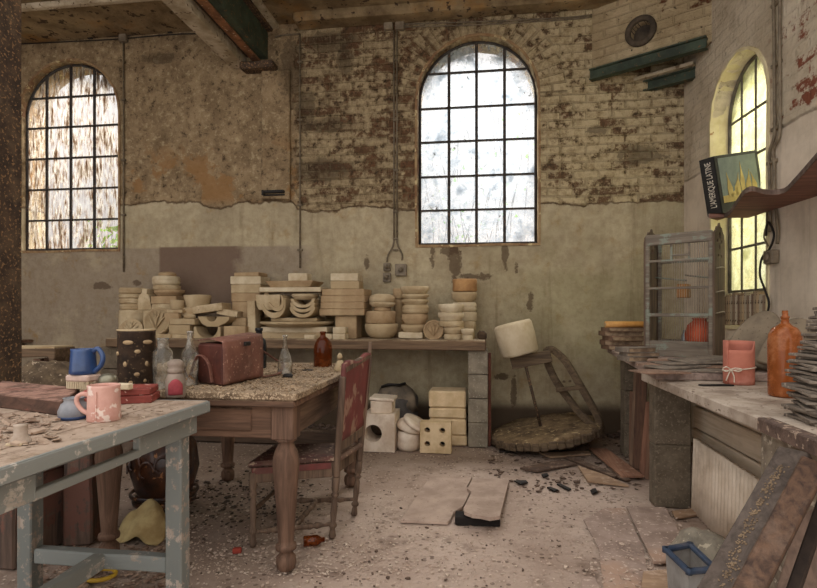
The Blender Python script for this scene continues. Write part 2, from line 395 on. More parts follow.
WALL = mat_back_wall(); RWALL = mat_right_wall(); BREAST = mat_breast(); FLOOR = mat_floor()
REVEAL = simple('crumbling_window_reveal', L(168, 142, 104), L(126, 92, 66), 7, bump=.8, bdist=.015, specks=L(200, 182, 138), speck_scale=22, speck_amt=.60)
REVEALR = simple('cream_window_reveal', L(226, 214, 176), L(204, 188, 144), 6, bump=.5, bdist=.01, specks=L(160, 120, 80), speck_scale=14, speck_amt=.66)
CEIL = simple('flaking_ceiling', L(148, 128, 96), L(104, 86, 62), 4, bump=.8, bdist=.02, specks=L(66, 50, 36), speck_scale=14, speck_amt=.6, dirt=L(150, 108, 52), dirt_amt=.6)
CEILW = simple('limewashed_lintel', L(196, 182, 158), L(150, 134, 108), 6, bump=.6, specks=L(110, 92, 70), speck_scale=20, speck_amt=.6)
RUST = simple('rusted_iron', L(86, 68, 52), L(52, 42, 35), 9, .8, bump=.8, bdist=.006, specks=L(140, 108, 76), speck_scale=60, speck_amt=.57, dirt=L(116, 96, 74))
BARIRON = simple('window_iron', L(66, 62, 58), L(44, 38, 34), 12, .7, bump=.5, specks=L(112, 84, 62), speck_scale=60, speck_amt=.62)
GREENP = simple('green_painted_steel', L(70, 82, 66), L(48, 56, 46), 7, .6, bump=.5, specks=L(112, 84, 54), speck_scale=30, speck_amt=.62, dirt=L(52, 50, 40))
CONDUIT = simple('grimy_conduit', L(132, 118, 96), L(96, 84, 68), 12, .6, bump=.4, specks=L(70, 60, 50), speck_scale=50)
BAKELITE = simple('dusty_bakelite', L(140, 126, 106), L(106, 94, 78), 12, .55, bump=.3)
DARKIRON = simple('black_iron', L(44, 38, 34), L(28, 25, 23), 12, .6, bump=.5)

def arch(x0, x1, z0, ztop, n=22, jit=0.0, flat=1.0):
    r = (x1 - x0) / 2; zs = ztop - r * flat; cx = (x0 + x1) / 2
    p = [(x0, z0), (x1, z0)] + [(cx + r * math.cos(PI * k / n), zs + r * flat * math.sin(PI * k / n)) for k in range(n + 1)]
    if jit: p = [(a + R(-jit, jit), b + R(-jit, jit)) for a, b in p]
    return p
RX = euler((PI / 2, 0, 0))

# windows, measured on the wall planes
def wx(px, py=250): return at_y(px, py, BW).x
def wz(py, px): return at_y(px, py, BW).z
WC = dict(x0=wx(417.5), x1=wx(538), z0=wz(244, 478), zt=wz(36, 478))
WL = dict(x0=wx(20), x1=wx(118.5), z0=wz(250, 68), zt=wz(61, 68))
TW = .34
wall = MB().prism([(-6.4, -.05), (1.80, -.05), (1.80, 4.3), (-6.4, 4.3)], TW, RX, holes=[arch(WC['x0'], WC['x1'], WC['z0'], WC['zt'], jit=.006), arch(WL['x0'], WL['x1'], WL['z0'], WL['zt'], jit=.006)]) \
    .build('wall_back', WALL, loc=(0, BW + TW, 0)); struct(wall)
# shift the mesh so that object coordinates are room coordinates
for v in wall.data.vertices: v.co.y += BW + TW
wall.location = (0, 0, 0)

RWX = RW0 - RWS * BW; RWR = math.atan2(-1, RWS)
def rw(x, y, z): 
    a = Vector((math.cos(RWR), math.sin(RWR), 0)); b = Vector((-math.sin(RWR), math.cos(RWR), 0))
    return Vector((RWX, BW, 0)) + a * x + b * y + Vector((0, 0, z))
WR = dict(x0=.53, x1=1.30, z0=1.02, zt=2.99)
wr = MB().prism([(-.1, -.05), (6.2, -.05), (6.2, 4.3), (-.1, 4.3)], .36, Matrix.Translation((0, .36, 0)) @ RX, holes=[arch(WR['x0'], WR['x1'], WR['z0'], WR['zt'], jit=.006)]).build('wall_right', RWALL, loc=(RWX, BW, 0), rot=(0, 0, RWR)); struct(wr)

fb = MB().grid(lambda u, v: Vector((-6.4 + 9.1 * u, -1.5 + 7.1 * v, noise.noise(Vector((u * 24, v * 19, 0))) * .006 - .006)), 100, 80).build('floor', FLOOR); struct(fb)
cb = MB().box((-2.1, 3.95, 4.06), (8.6, 3.1, .2), bev=0).build('ceiling', CEIL); struct(cb)
# limewashed lintel band that crosses the ceiling over the left window
q = at_z(20, 13, 3.84); 
struct(MB().box((-3.9, q.y + .02, 3.90), (4.6, .06, .05), bev=.01, jit=.004).build('trim_1', CEILW))
struct(MB().box((-.05, BW - .10, 3.93), (3.5, .2, .10), bev=.02, jit=.01, sub=6).build('trim_2', CEIL))
# shallow pilaster between the windows
PXL, PXR = wx(263), wx(291)
struct(MB().box(((PXL + PXR) / 2, BW - .02, (2.22 + 3.5) / 2), (PXR - PXL, .05, 3.5 - 2.22), bev=.01, jit=.008, sub=5).build('trim_3', WALL))

# corner chimney breast carried on two green beams
A = at_y(592, 82, BW); zb = A.z; Bq = at_z(708, 50, zb)
zc = zb + .0
def diag(s, off, z): 
    d = (Bq - A); n = Vector((-d.y, d.x, 0)).normalized(); p = A + d * s; return Vector((p.x, p.y, z)) + n * off
dv = Bq - A; dv.z = 0; dl = dv.length; dr = math.atan2(dv.y, dv.x)
br = MB(); hx, hz = .455 * dl, at_y(645, 30, (A.y + Bq.y) / 2).z
hole = [(hx + .085 * math.cos(2 * PI * k / 20), hz + .085 * math.sin(2 * PI * k / 20)) for k in range(20)]
br.prism([(-.03, zb + .05), (dl + .03, zb + .05), (dl + .03, 4.2), (-.03, 4.2)], .12, Matrix.Translation((0, .12, 0)) @ RX, holes=[hole])
struct(br.build('trim_4', BREAST, loc=(A.x, A.y, 0), rot=(0, 0, dr)))
# collar of the stove pipe hole
cr = [(.085, -.10), (.085, .03), (.088, .035), (.128, .03), (.132, .02), (.13, .0), (.125, -.02)]
col = MB().lathe(cr[:1] + cr, seg=28, rot=(PI / 2, 0, 0), cap=False).lathe([(0, -.075), (.086, -.075)], seg=28, rot=(PI / 2, 0, 0), cap=False)
o = col.build('flue_collar', simple('sooty_cement', L(92, 80, 66), L(58, 50, 42), 10, bump=.5)); o.location = diag(.455, -.0, hz); o.rotation_euler = (0, 0, dr)
tag(o, 'round grey cement flue collar in the corner chimney breast', 'flue collar')
def beam_i(mb, a, b, h, w):
    d = (b - a).normalized(); mb.bar(a, b, w * .3, h); 
    for s in (-1, 1): mb.bar(a + Vector((0, 0, s * h / 2)), b + Vector((0, 0, s * h / 2)), w, .014)
m = MB(); beam_i(m, diag(0, -.04, zb + .045), diag(1.0, -.04, zb + .045), .085, .07)
tag(m.build('steel_beam', GREENP), 'longer green steel beam carrying the corner chimney breast', 'beam')
m = MB(); p1, p2 = at_z(633, 90, zb - .06), at_z(696, 73, zb - .06); beam_i(m, p1, p2, .08, .07)
tag(m.build('steel_beam', GREENP), 'shorter green steel beam under the long one in the corner', 'beam')
m = MB(); 
tag(m.bar(p1 + Vector((.0, .0, .065)), p2 + Vector((0, 0, .065)), .16, .03).build('wood_packing', CEILW), 'pale packing board between the two green corner beams', 'board')

# overhead girder running towards the back wall
gx = lambda px, py: at_y(px, py, BW).x
zg = at_y(245, 68, BW).z
def along(x, z, w, h, y0=2.2): return ((x, (y0 + BW) / 2, z), (w, BW - y0, h))
gt = thing('ceiling_girder', 'long ceiling girder with green flank running to the back wall', 'girder', (gx(255, 66), BW, zg))
def gp(name, x0, x1, z0, z1, mat, bev=.004):
    mb = MB(); c, d = along((x0 + x1) / 2, (z0 + z1) / 2, x1 - x0, z1 - z0)
    mb.box(c, d, bev=bev, sub=0); o = mb.build(name, mat, gt); o.matrix_parent_inverse = Matrix.Translation(-Vector(gt.location)); return o
W_ = lambda px: gx(px, 66)
gp('soffit_board', W_(232), W_(247), zg, zg + .10, CEILW)
gp('gap_shade', W_(247), W_(253), zg + .10, zg + .3, DARKIRON)  # black strip put in for the shaded gap between soffit board and flange
gp('lower_flange', W_(253), W_(261), zg + .05, zg + .07, simple('rusty_flange', L(150, 104, 70), L(96, 66, 46), 9, bump=.6, specks=L(186, 168, 140), speck_scale=30))
gp('web', W_(257), W_(268), zg + .07, zg + .34, GREENP)
gp('upper_flange', W_(254), W_(273), zg + .34, zg + .37, RUST)
gp('cover_board', W_(255), W_(279), zg + .37, zg + .50, CEILW)
tag(MB().box((W_(262), BW - .07, zg - .03), (.34, .14, .07), bev=.012, jit=.01, sub=2).build('bearing_plate', RUST), 'dark bearing plate under the end of the ceiling girder', 'plate')

# ------------------------------------------------------------------ windows
def glass_mat(name, dirt1, dirt2, scale, lo, hi, streak=(1, 1, 1), tint=(1, 1, 1, 1), base=.35, gl=.12, marks=None):
    """dirty pane: clear glass under a film of dirt that lets light through"""
    t = NT(name); v = t.coord(streak); n = t.noise(scale, 8, .72, v); n2 = t.noise(scale * 3, 6, .7, v)
    d = t.math('ADD', t.math('MULTIPLY', t.step(n, lo, hi), 1 - base), base)
    dc = t.mix(t.step(n2, .4, .6), dirt1, dirt2)
    if marks:                                  # twigs, cracks and grime stuck to the pane
        mk = t.step(t.noise(16, 5, .65, t.coord((1, 1, 1.2), (0, .5, 0)), 1.6), .63, .66); mk = t.math('MULTIPLY', mk, t.step(t.noise(3, 3, .5, t.coord(loc=(5, 5, 5))), .42, .56))
        dc = t.mix(mk, dc, marks); d = t.math('MAXIMUM', d, mk)
    tr = t.new('BsdfTransparent', Color=tint); tl = t.new('BsdfTranslucent', Color=dc); df = t.new('BsdfDiffuse', Color=dc)
    a = t.new('MixShader'); t.put(a.inputs[0], .25); t.l.new(tl.outputs[0], a.inputs[1]); t.l.new(df.outputs[0], a.inputs[2])
    b = t.new('MixShader'); t.put(b.inputs[0], d); t.l.new(tr.outputs[0], b.inputs[1]); t.l.new(a.outputs[0], b.inputs[2])
    g = t.new('BsdfGlossy', Roughness=.12); f = t.new('MixShader'); t.put(f.inputs[0], gl * .4); t.l.new(b.outputs[0], f.inputs[1]); t.l.new(g.outputs[0], f.inputs[2])
    t.l.new(f.outputs[0], t.out.inputs[0]); return t.m

def window(n, w, xs, zs, wallfn, rot, depth, gmat, iron=BARIRON, bar=.022, rev=None):
    """window_<n>: iron glazing bars and one sheet of panes; w = opening in the wall's own x,z; wallfn(x, y, z) gives the room point"""
    root = bpy.data.objects.new('window_%d' % n, None); COL.objects.link(root); root.location = wallfn((w['x0'] + w['x1']) / 2, depth, w['z0']); root.rotation_euler = (0, 0, rot); struct(root)
    cx = (w['x0'] + w['x1']) / 2; r = (w['x1'] - w['x0']) / 2; H = w['zt'] - w['z0']; zsp = H - r
    top = lambda x: zsp + math.sqrt(max(0, r * r - x * x)) if abs(x) < r else zsp
    half = lambda z: r if z <= zsp else math.sqrt(max(0, r * r - (z - zsp) ** 2))
    f = MB(); rim = []
    n_ = 30
    e = r - .012
    pts = [Vector((-e, 0, .01)), Vector((-e, 0, zsp))] + [Vector((-e * math.cos(PI * k / n_), 0, zsp + e * math.sin(PI * k / n_))) for k in range(1, n_)] + [Vector((e, 0, zsp)), Vector((e, 0, .01))]
    f.tube(pts, .014, 6); f.bar((-e, 0, .012), (e, 0, .012), .03, .03)
    for x in xs: f.bar((x - cx, 0, 0), (x - cx, 0, top(x - cx) - .01), min(.018, bar + .003), bar + .006)
    for z in zs:
        hw = half(z - w['z0']) - .005; f.bar((-hw, .002, z - w['z0']), (hw, .002, z - w['z0']), bar + .004, .018)
    f.build('glazing_bars', iron, root)
    MB().prism([(-r + .004, .0), (r - .004, 0)] + [((r - .004) * math.cos(PI * k / n_), zsp + (r - .004) * math.sin(PI * k / n_)) for k in range(n_ + 1)], .004, Matrix.Translation((0, .012, 0)) @ RX).build('glass', gmat, root)
    # lining of the opening
    g = MB(); out = arch(-r, r, 0, H, n_)
    pol = []; m_ = len(out)
    yy0, yy1 = -depth - .012, .22
    for i in range(m_):
        a, b = out[i], out[(i + 1) % m_]
        for (u0, u1) in ((yy0, yy0 + .07), (yy0 + .07, yy1)):
            pol.append([Vector((a[0], u0, a[1])), Vector((b[0], u0, b[1])), Vector((b[0], u1, b[1])), Vector((a[0], u1, a[1]))])
    mm = g.faces(pol); bmesh.ops.remove_doubles(mm.b, verts=mm.b.verts[:], dist=1e-4)
    bmesh.ops.subdivide_edges(mm.b, edges=mm.b.edges[:], cuts=2, use_grid_fill=True)
    bmesh.ops.recalc_face_normals(mm.b, faces=mm.b.faces[:])
    bmesh.ops.solidify(mm.b, geom=mm.b.faces[:], thickness=-.022)
    for v in mm.b.verts: v.co += noise.noise_vector(v.co * 14) * .009
    mm.build('reveal', rev or REVEAL, root)
    return root
GL1 = glass_mat('streaked_dirty_glass', L(196, 190, 180), L(116, 90, 66), 4.4, .44, .60, (3.6, 1, .7), base=.12)
GL2 = glass_mat('hazy_cracked_glass', L(190, 194, 198), L(160, 168, 176), 4, .40, .66, base=.16, marks=L(84, 84, 80))
GL3 = glass_mat('yellowed_glass', L(206, 204, 178), L(190, 188, 156), 4, .40, .62, tint=L(252, 252, 240), base=.30)
dx_ = lambda px, d: at_y(px, 250, BW + d).x
dz_ = lambda py, px, d: at_y(px, py, BW + d).z
wl_xs = [dx_(47, .08), dx_(71, .08), dx_(94.5, .08)]; wl_zs = [dz_(y, 68, .08) for y in (97, 127, 158, 189, 220)]
window(1, WL, wl_xs, wl_zs, lambda x, y, z: Vector((x, BW + y, z)), 0, .08, GL1)
wc_xs = [dx_(449, .10), dx_(476.5, .10), dx_(504.5, .10)]; wc_zs = [dz_(y, 478, .10) for y in (71.5, 106.5, 140.5, 175.5, 209.5)]
window(2, WC, wc_xs, wc_zs, lambda x, y, z: Vector((x, BW + y, z)), 0, .10, GL2)
ww = (WR['x1'] - WR['x0']); window(3, WR, [WR['x0'] + ww * f for f in (.25, .5, .75)], [1.28, 1.61, 1.94, 2.27, 2.60], rw, RWR, .13, GL3, simple('pale_iron', L(112, 106, 94), L(82, 76, 68), 12, .7), .010, REVEALR)
# ------------------------------------------------------------------ back bench
PLA = simple('dusty_plaster', L(200, 182, 150), L(168, 146, 112), 7, .9, bump=.35, vary=.8, dirt=L(150, 122, 86), dirt_amt=.55, specks=L(120, 98, 72), speck_scale=70, speck_amt=.66)
PLAT = simple('tan_plaster', L(186, 162, 126), L(156, 130, 98), 8, .9, bump=.35, vary=.5, dirt=L(132, 100, 66), dirt_amt=.5)
PLAP = simple('pale_plaster', L(214, 200, 172), L(186, 168, 138), 7, .9, bump=.3, vary=.5, dirt=L(168, 140, 104), dirt_amt=.5)
CONC = simple('grey_concrete_block', L(142, 132, 114), L(112, 102, 88), 10, .92, bump=.6, specks=L(152, 142, 124), speck_scale=60, speck_amt=.6)
CONCD = simple('dark_concrete_block', L(116, 104, 88), L(90, 80, 66), 10, .92, bump=.6, specks=L(124, 112, 96), speck_scale=80, speck_amt=.58)
WOODB = wood('weathered_bench_wood', L(128, 104, 80), L(86, 68, 52), 0, dust=L(176, 158, 130), dust_amt=.5)
BZ = .887; BY0 = 4.52
bl, brx = at_y(105, 345, BY0).x, at_y(486, 345, BY0).x
tag(MB().box(((bl + brx) / 2, (BY0 + 5.17) / 2, BZ - .042), (brx - bl, 5.17 - BY0, .084), bev=.008, jit=.004, sub=4).build('bench_worktop', WOODB), 'long weathered timber worktop of the back bench piled with plaster moulds', 'worktop')
def pillar(name, x0, x1, y0, y1, z1, label, mat, n=4, gap=.006):
    t = thing(name, label, 'pillar', ((x0 + x1) / 2, (y0 + y1) / 2, 0))
    for i in range(n):
        a, b = z1 * i / n, z1 * (i + 1) / n
        MB().box((0, 0, (a + b) / 2), (x1 - x0 - R(0, .004), y1 - y0 - R(0, .004), b - a - (gap if i else 0)), bev=.006, jit=.003, sub=2).build('concrete_block', mat, t)
    return t
pxl, pxr = at_y(468, 400, 4.57).x, at_y(488, 400, 4.57).x
pillar('block_pillar', pxl, pxr, 4.57, 5.02, BZ - .084, 'grey concrete block pillar under the right end of the back bench', CONC)
pillar('block_pillar', at_y(100, 380, 4.57).x, at_y(119, 380, 4.57).x, 4.57, 5.02, BZ - .084, 'grey concrete block pillar under the left end of the back bench', CONCD)
p = at_y(489.5, 420, 4.62)
tag(MB().box((p.x, 4.64, .39), (.025, .04, .78), bev=.004).build('iron_stanchion', simple('red_oxide_iron', L(110, 62, 46), L(76, 46, 36), 10, bump=.5)), 'thin red oxide iron bar standing beside the right bench pillar', 'bar')
p = at_y(482, 339, 4.7)
tag(MB().box((p.x, 4.72, BZ + .035), (.07, .12, .07), bev=.02, jit=.02, sub=3).build('clay_lump', simple('dark_clay', L(84, 66, 48), L(56, 44, 34), 12, bump=.8)), 'dark lump of dried clay at the right end of the back bench', 'lump')

def pz(py, Y, px): return at_y(px, py, Y).z
GRP = 'plaster moulds on the back bench'
def prof(kind, r, h):
    if kind == 'disc': return [(0, 0), (r * .95, 0), (r, h * .12), (r, h * .88), (r * .96, h), (0, h)]
    if kind == 'lens': return [(0, 0), (r * .86, 0), (r * .97, h * .2), (r, h * .42), (r * .95, h * .5), (r, h * .58), (r * .97, h * .8), (r * .88, h), (0, h)]
    if kind == 'lip': return [(0, 0), (r * .82, 0), (r * .86, h * .3), (r * .98, h * .5), (r, h * .62), (r, h * .95), (r * .95, h), (r * .8, h), (0, h * .96)]
    if kind == 'cup': return [(0, 0), (r * .88, 0), (r, h * .1), (r * .96, h * .5), (r, h * .92), (r * .94, h), (r * .8, h), (r * .76, h * .8), (0, h * .78)]
    if kind == 'bowl': return [(0, 0), (r * .55, 0), (r * .78, h * .16), (r * .94, h * .42), (r, h * .72), (r, h * .97), (r * .95, h), (r * .82, h), (r * .7, h * .55), (0, h * .4)]
    if kind == 'cone': return [(0, 0), (r * .8, 0), (r * .84, h * .05), (r, h * .96), (r * .96, h), (r * .84, h), (r * .72, h * .5), (0, h * .4)]
    if kind == 'cap': return [(0, 0), (r, 0), (r, h * .5), (r * .9, h * .8), (r * .5, h), (0, h)]
def mould(kind, xl, xr, yt, yb, label, Y=4.80, dp=None, mat=None, rz=None, tilt=0.0, name='plaster_mould', cat='mould', group=GRP):
    px = (xl + xr) / 2; p = at_y(px, yb, Y); w = (xr - xl) * dep(p) / F; h = (yb - yt) * dep(p) / F
    mb = MB()
    if kind in ('disc', 'lens', 'lip', 'cup', 'bowl', 'cone', 'cap'): mb.lathe(prof(kind, w / 2, h), seg=36, jit=.003)
    elif kind == 'block': mb.box((0, 0, h / 2), (w, dp or .24, h), bev=.006, jit=.003, sub=2)
    elif kind == 'tblock': mb.box((0, 0, h / 2), (w, dp or .24, h), bev=.006, jit=.003, taper=.8)
    elif kind == 'pyramid': mb.prism([(-w / 2, 0), (w / 2, 0), (w * .3, h * .72), (w * .18, h * .76), (w * .2, h), (-w * .1, h), (-w * .14, h * .78), (-w * .3, h * .7)], dp or .16, Matrix.Translation((0, (dp or .16) / 2, 0)) @ RX, bev=.004)
    elif kind == 'arc':          # thick crescent, open upwards
        n = 18; ro = w / 2; k = h / ro; ri = .74
        o = [(ro * math.cos(a), ro * k * (1 + math.sin(a))) for a in [PI + PI * i / n for i in range(n + 1)]]
        i_ = [(ro * ri * math.cos(a), ro * k * (1 + math.sin(a) * .66)) for a in [2 * PI - PI * i / n for i in range(n + 1)]]
        mb.prism(o + i_, dp or .26, Matrix.Translation((0, (dp or .26) / 2, 0)) @ RX, bev=.003)
    elif kind == 'notch':        # block with a half-round notch cut in its top, rounded below
        n = 10; q = [(-w / 2, h)] + [(-w / 2 + w * .12, h * .35), (-w * .2, 0), (w * .15, 0), (w * .38, h * .35), (w / 2, h * .7), (w / 2, h * .98)]
        nt_ = [(w * .16 * math.cos(a) - w * .05, h - w * .15 * math.sin(a)) for a in [PI * i / n for i in range(n + 1)]]
        mb.prism(q + nt_, dp or .2, Matrix.Translation((0, (dp or .2) / 2, 0)) @ RX, bev=.003)
    elif kind == 'round_block':
        q = [(-w / 2, h)] + [(-w / 2 + w * .04, h * .3), (-w * .38, 0), (w * .38, 0), (w * .47, h * .3), (w / 2, h)]
        mb.prism(q, dp or .22, Matrix.Translation((0, (dp or .22) / 2, 0)) @ RX, bev=.004)
    elif kind in ('bracket', 'bracket_l'):
        n = 8; s = 1 if kind == 'bracket' else -1
        q = [(-s * w / 2, 0), (-s * w / 2, h), (-s * w * .3, h)] + [(s * (w / 2 - w * .8 * math.cos(a)), h * (1 - .96 * math.sin(a))) for a in [PI / 2 * i / n for i in range(1, n + 1)]] + [(s * w / 2, 0)]
        mb.prism(q if s > 0 else q[::-1], dp or .2, Matrix.Translation((0, (dp or .2) / 2, 0)) @ RX, bev=.002)
    o = mb.build(name, mat or PLA, loc=p, rot=(0, tilt, rz if rz is not None else (R(-.04, .04) if kind.endswith('block') else R(0, 6))))
    if kind in ('arc', 'notch', 'pyramid', 'bracket', 'bracket_l', 'round_block'): o.rotation_euler = (0, tilt, rz or 0)
    return tag(o, label, cat, group)
BB = 338.1
def stack(rows, base=BB, **kw):
    for i, r in enumerate(rows):
        yb = rows[i + 1][3] if i + 1 < len(rows) else base
        k = dict(kw); k.update(r[5] if len(r) > 5 else {}); mould(r[0], r[1], r[2], r[3], yb, r[4], **k)
S1 = 'at the left end of the bench'
stack([('lens', 120, 146, 288, 'plaster disc mould with a split edge, topmost of the leftmost stack'), ('lens', 120, 145, 294.2, 'plaster disc mould, second from the top of the leftmost stack'),
       ('lens', 120, 145, 298.5, 'plaster disc mould, third from the top of the leftmost stack'), ('lens', 121, 145, 304, 'plaster disc mould, fourth from the top of the leftmost stack'),
       ('disc', 120, 147, 310, 'thick round plaster mould at the foot of the leftmost stack', dict(Y=4.86))], Y=4.88)
mould('pyramid', 140, 157.5, 289, 310, 'tapered plaster mould with a knob on top behind the round carved mould', Y=4.9)
mould('block', 138, 160, 310, BB, 'plaster block that carries the tapered mould with the knob', Y=4.9, dp=.15)
# leaning relief moulds
def relief_disc(px, py, r_px, Y, label, lean, rim=True, mat=None, half=False, ribs=7):
    c = at_y(px, py, Y); r = r_px * dep(c) / F
    t = thing('relief_mould', label, 'mould', c, group=GRP, rot=(PI / 2 - lean, 0, .05))
    a0, a1 = (0, PI) if half else (0, 2 * PI)
    base = MB()
    if half: base.prism([(r * math.cos(PI * k / 20), r * math.sin(PI * k / 20)) for k in range(21)], .05, Matrix.Translation((0, 0, -.05)), bev=.004)
    else: base.lathe([(0, -.05), (r * .96, -.05), (r, -.035), (r, -.005), (r * .97, .004), (r * .86, .004), (r * .84, -.006), (0, -.008)], seg=36)
    base.build('disc', mat or PLA, t)
    rb = MB()
    for k in range(ribs):
        a = (PI * (k + .5) / ribs) if half else (-.9 + 1.8 * k / (ribs - 1) + PI / 2)
        p0 = Vector((0, r * .05 if half else -r * .55, 0)); p1 = Vector((r * .8 * math.cos(a), r * .8 * math.sin(a) if half else r * .15 + r * .55 * math.sin(a), 0))
        mid = (p0 + p1) / 2 + Vector((r * .12 * math.sin(k * 2), 0, .012))
        rb.tube([p0, mid, p1], [r * .03, r * .075, r * .02], 6)
    rb.build('relief', mat or PLA, t)
    return t
relief_disc(157, 321, 14.4, 4.66, 'round plaster mould with carved relief and rim leaning at the bench front', .30, ribs=6)
relief_disc(130, 331, 13, 4.64, 'half round fan shaped plaster mould leaning beside the carved round mould', .30, half=True, ribs=8)
relief_disc(433.5, 330, 10.3, 4.66, 'small brown round mould with radiating ribs leaning at the bench front', .22, mat=PLAT, ribs=7)
# second stack
stack([('cap', 159, 176, 272, 'small plaster cap crowning the second stack from the left', dict(mat=PLAT)), ('lens', 153, 180, 276.5, 'double lipped plaster disc under the cap of the second stack', dict(mat=PLAP)),
       ('disc', 154, 180, 285.5, 'thin tan plaster disc in the middle of the second stack'), ('lip', 155, 184, 290, 'wide shallow plaster dish in the second stack', dict(mat=PLAT)),
       ('block', 157, 184, 296.5, 'plaster block under the shallow dish of the second stack', dict(mat=PLAT)), ('block', 158, 186, 304, 'long plaster slab under the second stack'), ('block', 160, 188, 312, 'rough plaster block below the second stack', dict(dp=.2)),
       ('block', 160, 184, 325, 'low plaster block at the foot of the second stack', dict(dp=.2))], Y=4.92)
mould('cup', 171, 184, 300, 309.5, 'small plaster cup standing before the second stack', Y=4.72)
stack([('block', 170, 187, 309.5, 'flat plaster tile under the small cup', dict(dp=.14)), ('block', 168, 183, 313, 'dark stained plaster piece under the flat tile', dict(dp=.14, mat=PLAT)), ('block', 170, 175, 325, 'narrow plaster peg behind the milk bottle', dict(dp=.1))], Y=4.74, base=334)
# middle left heap
mould('cone', 184.5, 211, 295, 307.6, 'plaster bowl with straight flared sides on the tilted plank', Y=4.82)
def slab(name, a, b, th, dpt, label, mat=PLA, Y=4.82):
    A_, B_ = at_y(a[0], a[1], Y), at_y(b[0], b[1], Y)
    o = MB().bar(A_, B_, dpt, th, bev=.004, up=(0, 1, 0)); 
    return tag(o.build(name, mat), label, 'mould', GRP)
slab('plaster_slab', (179, 313), (227, 306.5), .20, .070, 'long plaster plank tilted up to the right below the flared bowl')
slab('plaster_slab', (221, 311), (241, 314.5), .16, .055, 'short plaster bar tilted down to the right beside the plank')
mould('notch', 202, 235, 316.5, 326.5, 'plaster mould with a half round notch in its top', Y=4.76)
stack([('cap', 184, 196, 313.5, 'small plaster knob on a block below the tilted plank'), ('block', 176, 202, 318.5, 'plaster block carrying the small knob'), ('round_block', 174, 197, 324.5, 'round bottomed plaster trough in the middle of the left heap', dict(dp=.22)), ('block', 176, 200, 333.8, 'flat plaster slab under the round bottomed trough')], Y=4.74)
mould('block', 153, 175, 333.8, BB, 'flat plaster slab behind the two clear bottles', Y=4.66, dp=.12)
stack([('bracket', 199, 212, 326.5, 'hollow cut plaster bracket, left of a facing pair')], Y=4.74); stack([('bracket_l', 213, 226, 326.5, 'hollow cut plaster bracket, right of a facing pair')], Y=4.74)
mould('block', 227, 250, 326, BB, 'yellowish plaster box behind the red leather case', Y=4.7, dp=.16, mat=PLAT)
mould('block', 236, 251, 317.5, BB, 'tan plaster block at the foot of the tall block tower', Y=4.88, dp=.18, mat=PLAT)
stack([('block', 238, 264, 273, 'thin tan plaster lid on top of the tall block tower', dict(mat=PLAT, dp=.2)), ('block', 235, 266.5, 277, 'pale plaster block, uppermost thick block of the tall tower', dict(mat=PLAP)), ('block', 235.5, 266, 285, 'plaster block, second thick block of the tall tower'), ('block', 236, 265, 293.5, 'plaster block, third thick block of the tall tower', dict(mat=PLAT)),
       ('block', 237, 265, 302, 'plaster block, fourth thick block of the tall tower', dict(mat=PLAT)), ('block', 237, 265, 317.5, 'wide plaster block at the base of the tall tower', dict(mat=PLAT))], Y=4.98)
slab('plaster_slab', (254.5, 337.5), (253.5, 301), .12, .075, 'upright plaster slab leaning before the tall block tower', Y=4.74)
# centre heap
stack([('block', 290, 310, 273.7, 'small plaster brick on the very top of the central heap', dict(mat=PLAP, dp=.12)), ('tblock', 270, 320, 281.6, 'wide stepped plaster block under the small brick', dict(mat=PLAT, dp=.3)), ('block', 265, 328, 288, 'broad flat plaster board roofing the curved moulds', dict(dp=.34, mat=PLAP))], base=292.6, Y=4.86)
mould('block', 322, 328, 292.6, 317.5, 'upright plaster post under the right of the broad board', Y=4.97, dp=.1, mat=PLAT)
mould('block', 266, 271, 292.6, 317.5, 'upright plaster post under the left of the broad board', Y=4.97, dp=.1, mat=PLAT)
mould('round_block', 259.5, 285, 295, 310, 'plaster trough with rounded base tucked under the broad board', Y=4.74, dp=.2)
mould('arc', 269, 295, 301, 318, 'curved plaster shell, outer of the left pair under the board', Y=4.76, tilt=-.25)
mould('arc', 277, 294, 298, 311, 'curved plaster shell, inner of the left pair under the board', Y=4.75, tilt=-.45)
for i, (a, b, c, d_, nm) in enumerate([(294, 320, 307, 317.6, 'lowest'), (294.5, 320, 303, 312.6, 'second from the bottom'), (295, 319.5, 299, 308, 'third from the bottom')]):
    mould('arc', a, b, c, d_, 'curved plaster shell, %s of the nested set of three' % nm, Y=4.76)
mould('lip', 292, 319, 294, 299.8, 'shallow plaster dish on top of the nested curved shells', Y=4.79)
stack([('block', 276, 322, 317.6, 'thin plaster batten under the curved shells', dict(dp=.3)), ('lip', 261, 334, 321.3, 'wide plaster tray with rolled edge in the central heap', dict(mat=PLA)), ('block', 267, 333, 326.5, 'thick plaster board under the rolled edge tray', dict(dp=.36, mat=PLAP)), ('block', 268, 331, 331.8, 'thick plaster board at the foot of the central heap', dict(dp=.36))], Y=4.84)
mould('block', 305, 316, 334.8, BB + 1, 'small loose plaster chip at the foot of the central heap', Y=4.6, dp=.06, mat=PLAP)
mould('block', 326, 333, 333.6, BB + 1, 'small plaster cube left of the stacked pair of cubes', Y=4.62, dp=.07, mat=PLAP)
stack([('block', 334, 347, 327, 'upper of two small plaster cubes at the bench front', dict(mat=PLAP)), ('block', 334, 347, 333.5, 'lower of two small plaster cubes at the bench front', dict(mat=PLAP))], Y=4.62, dp=.1, base=BB + 1.4)
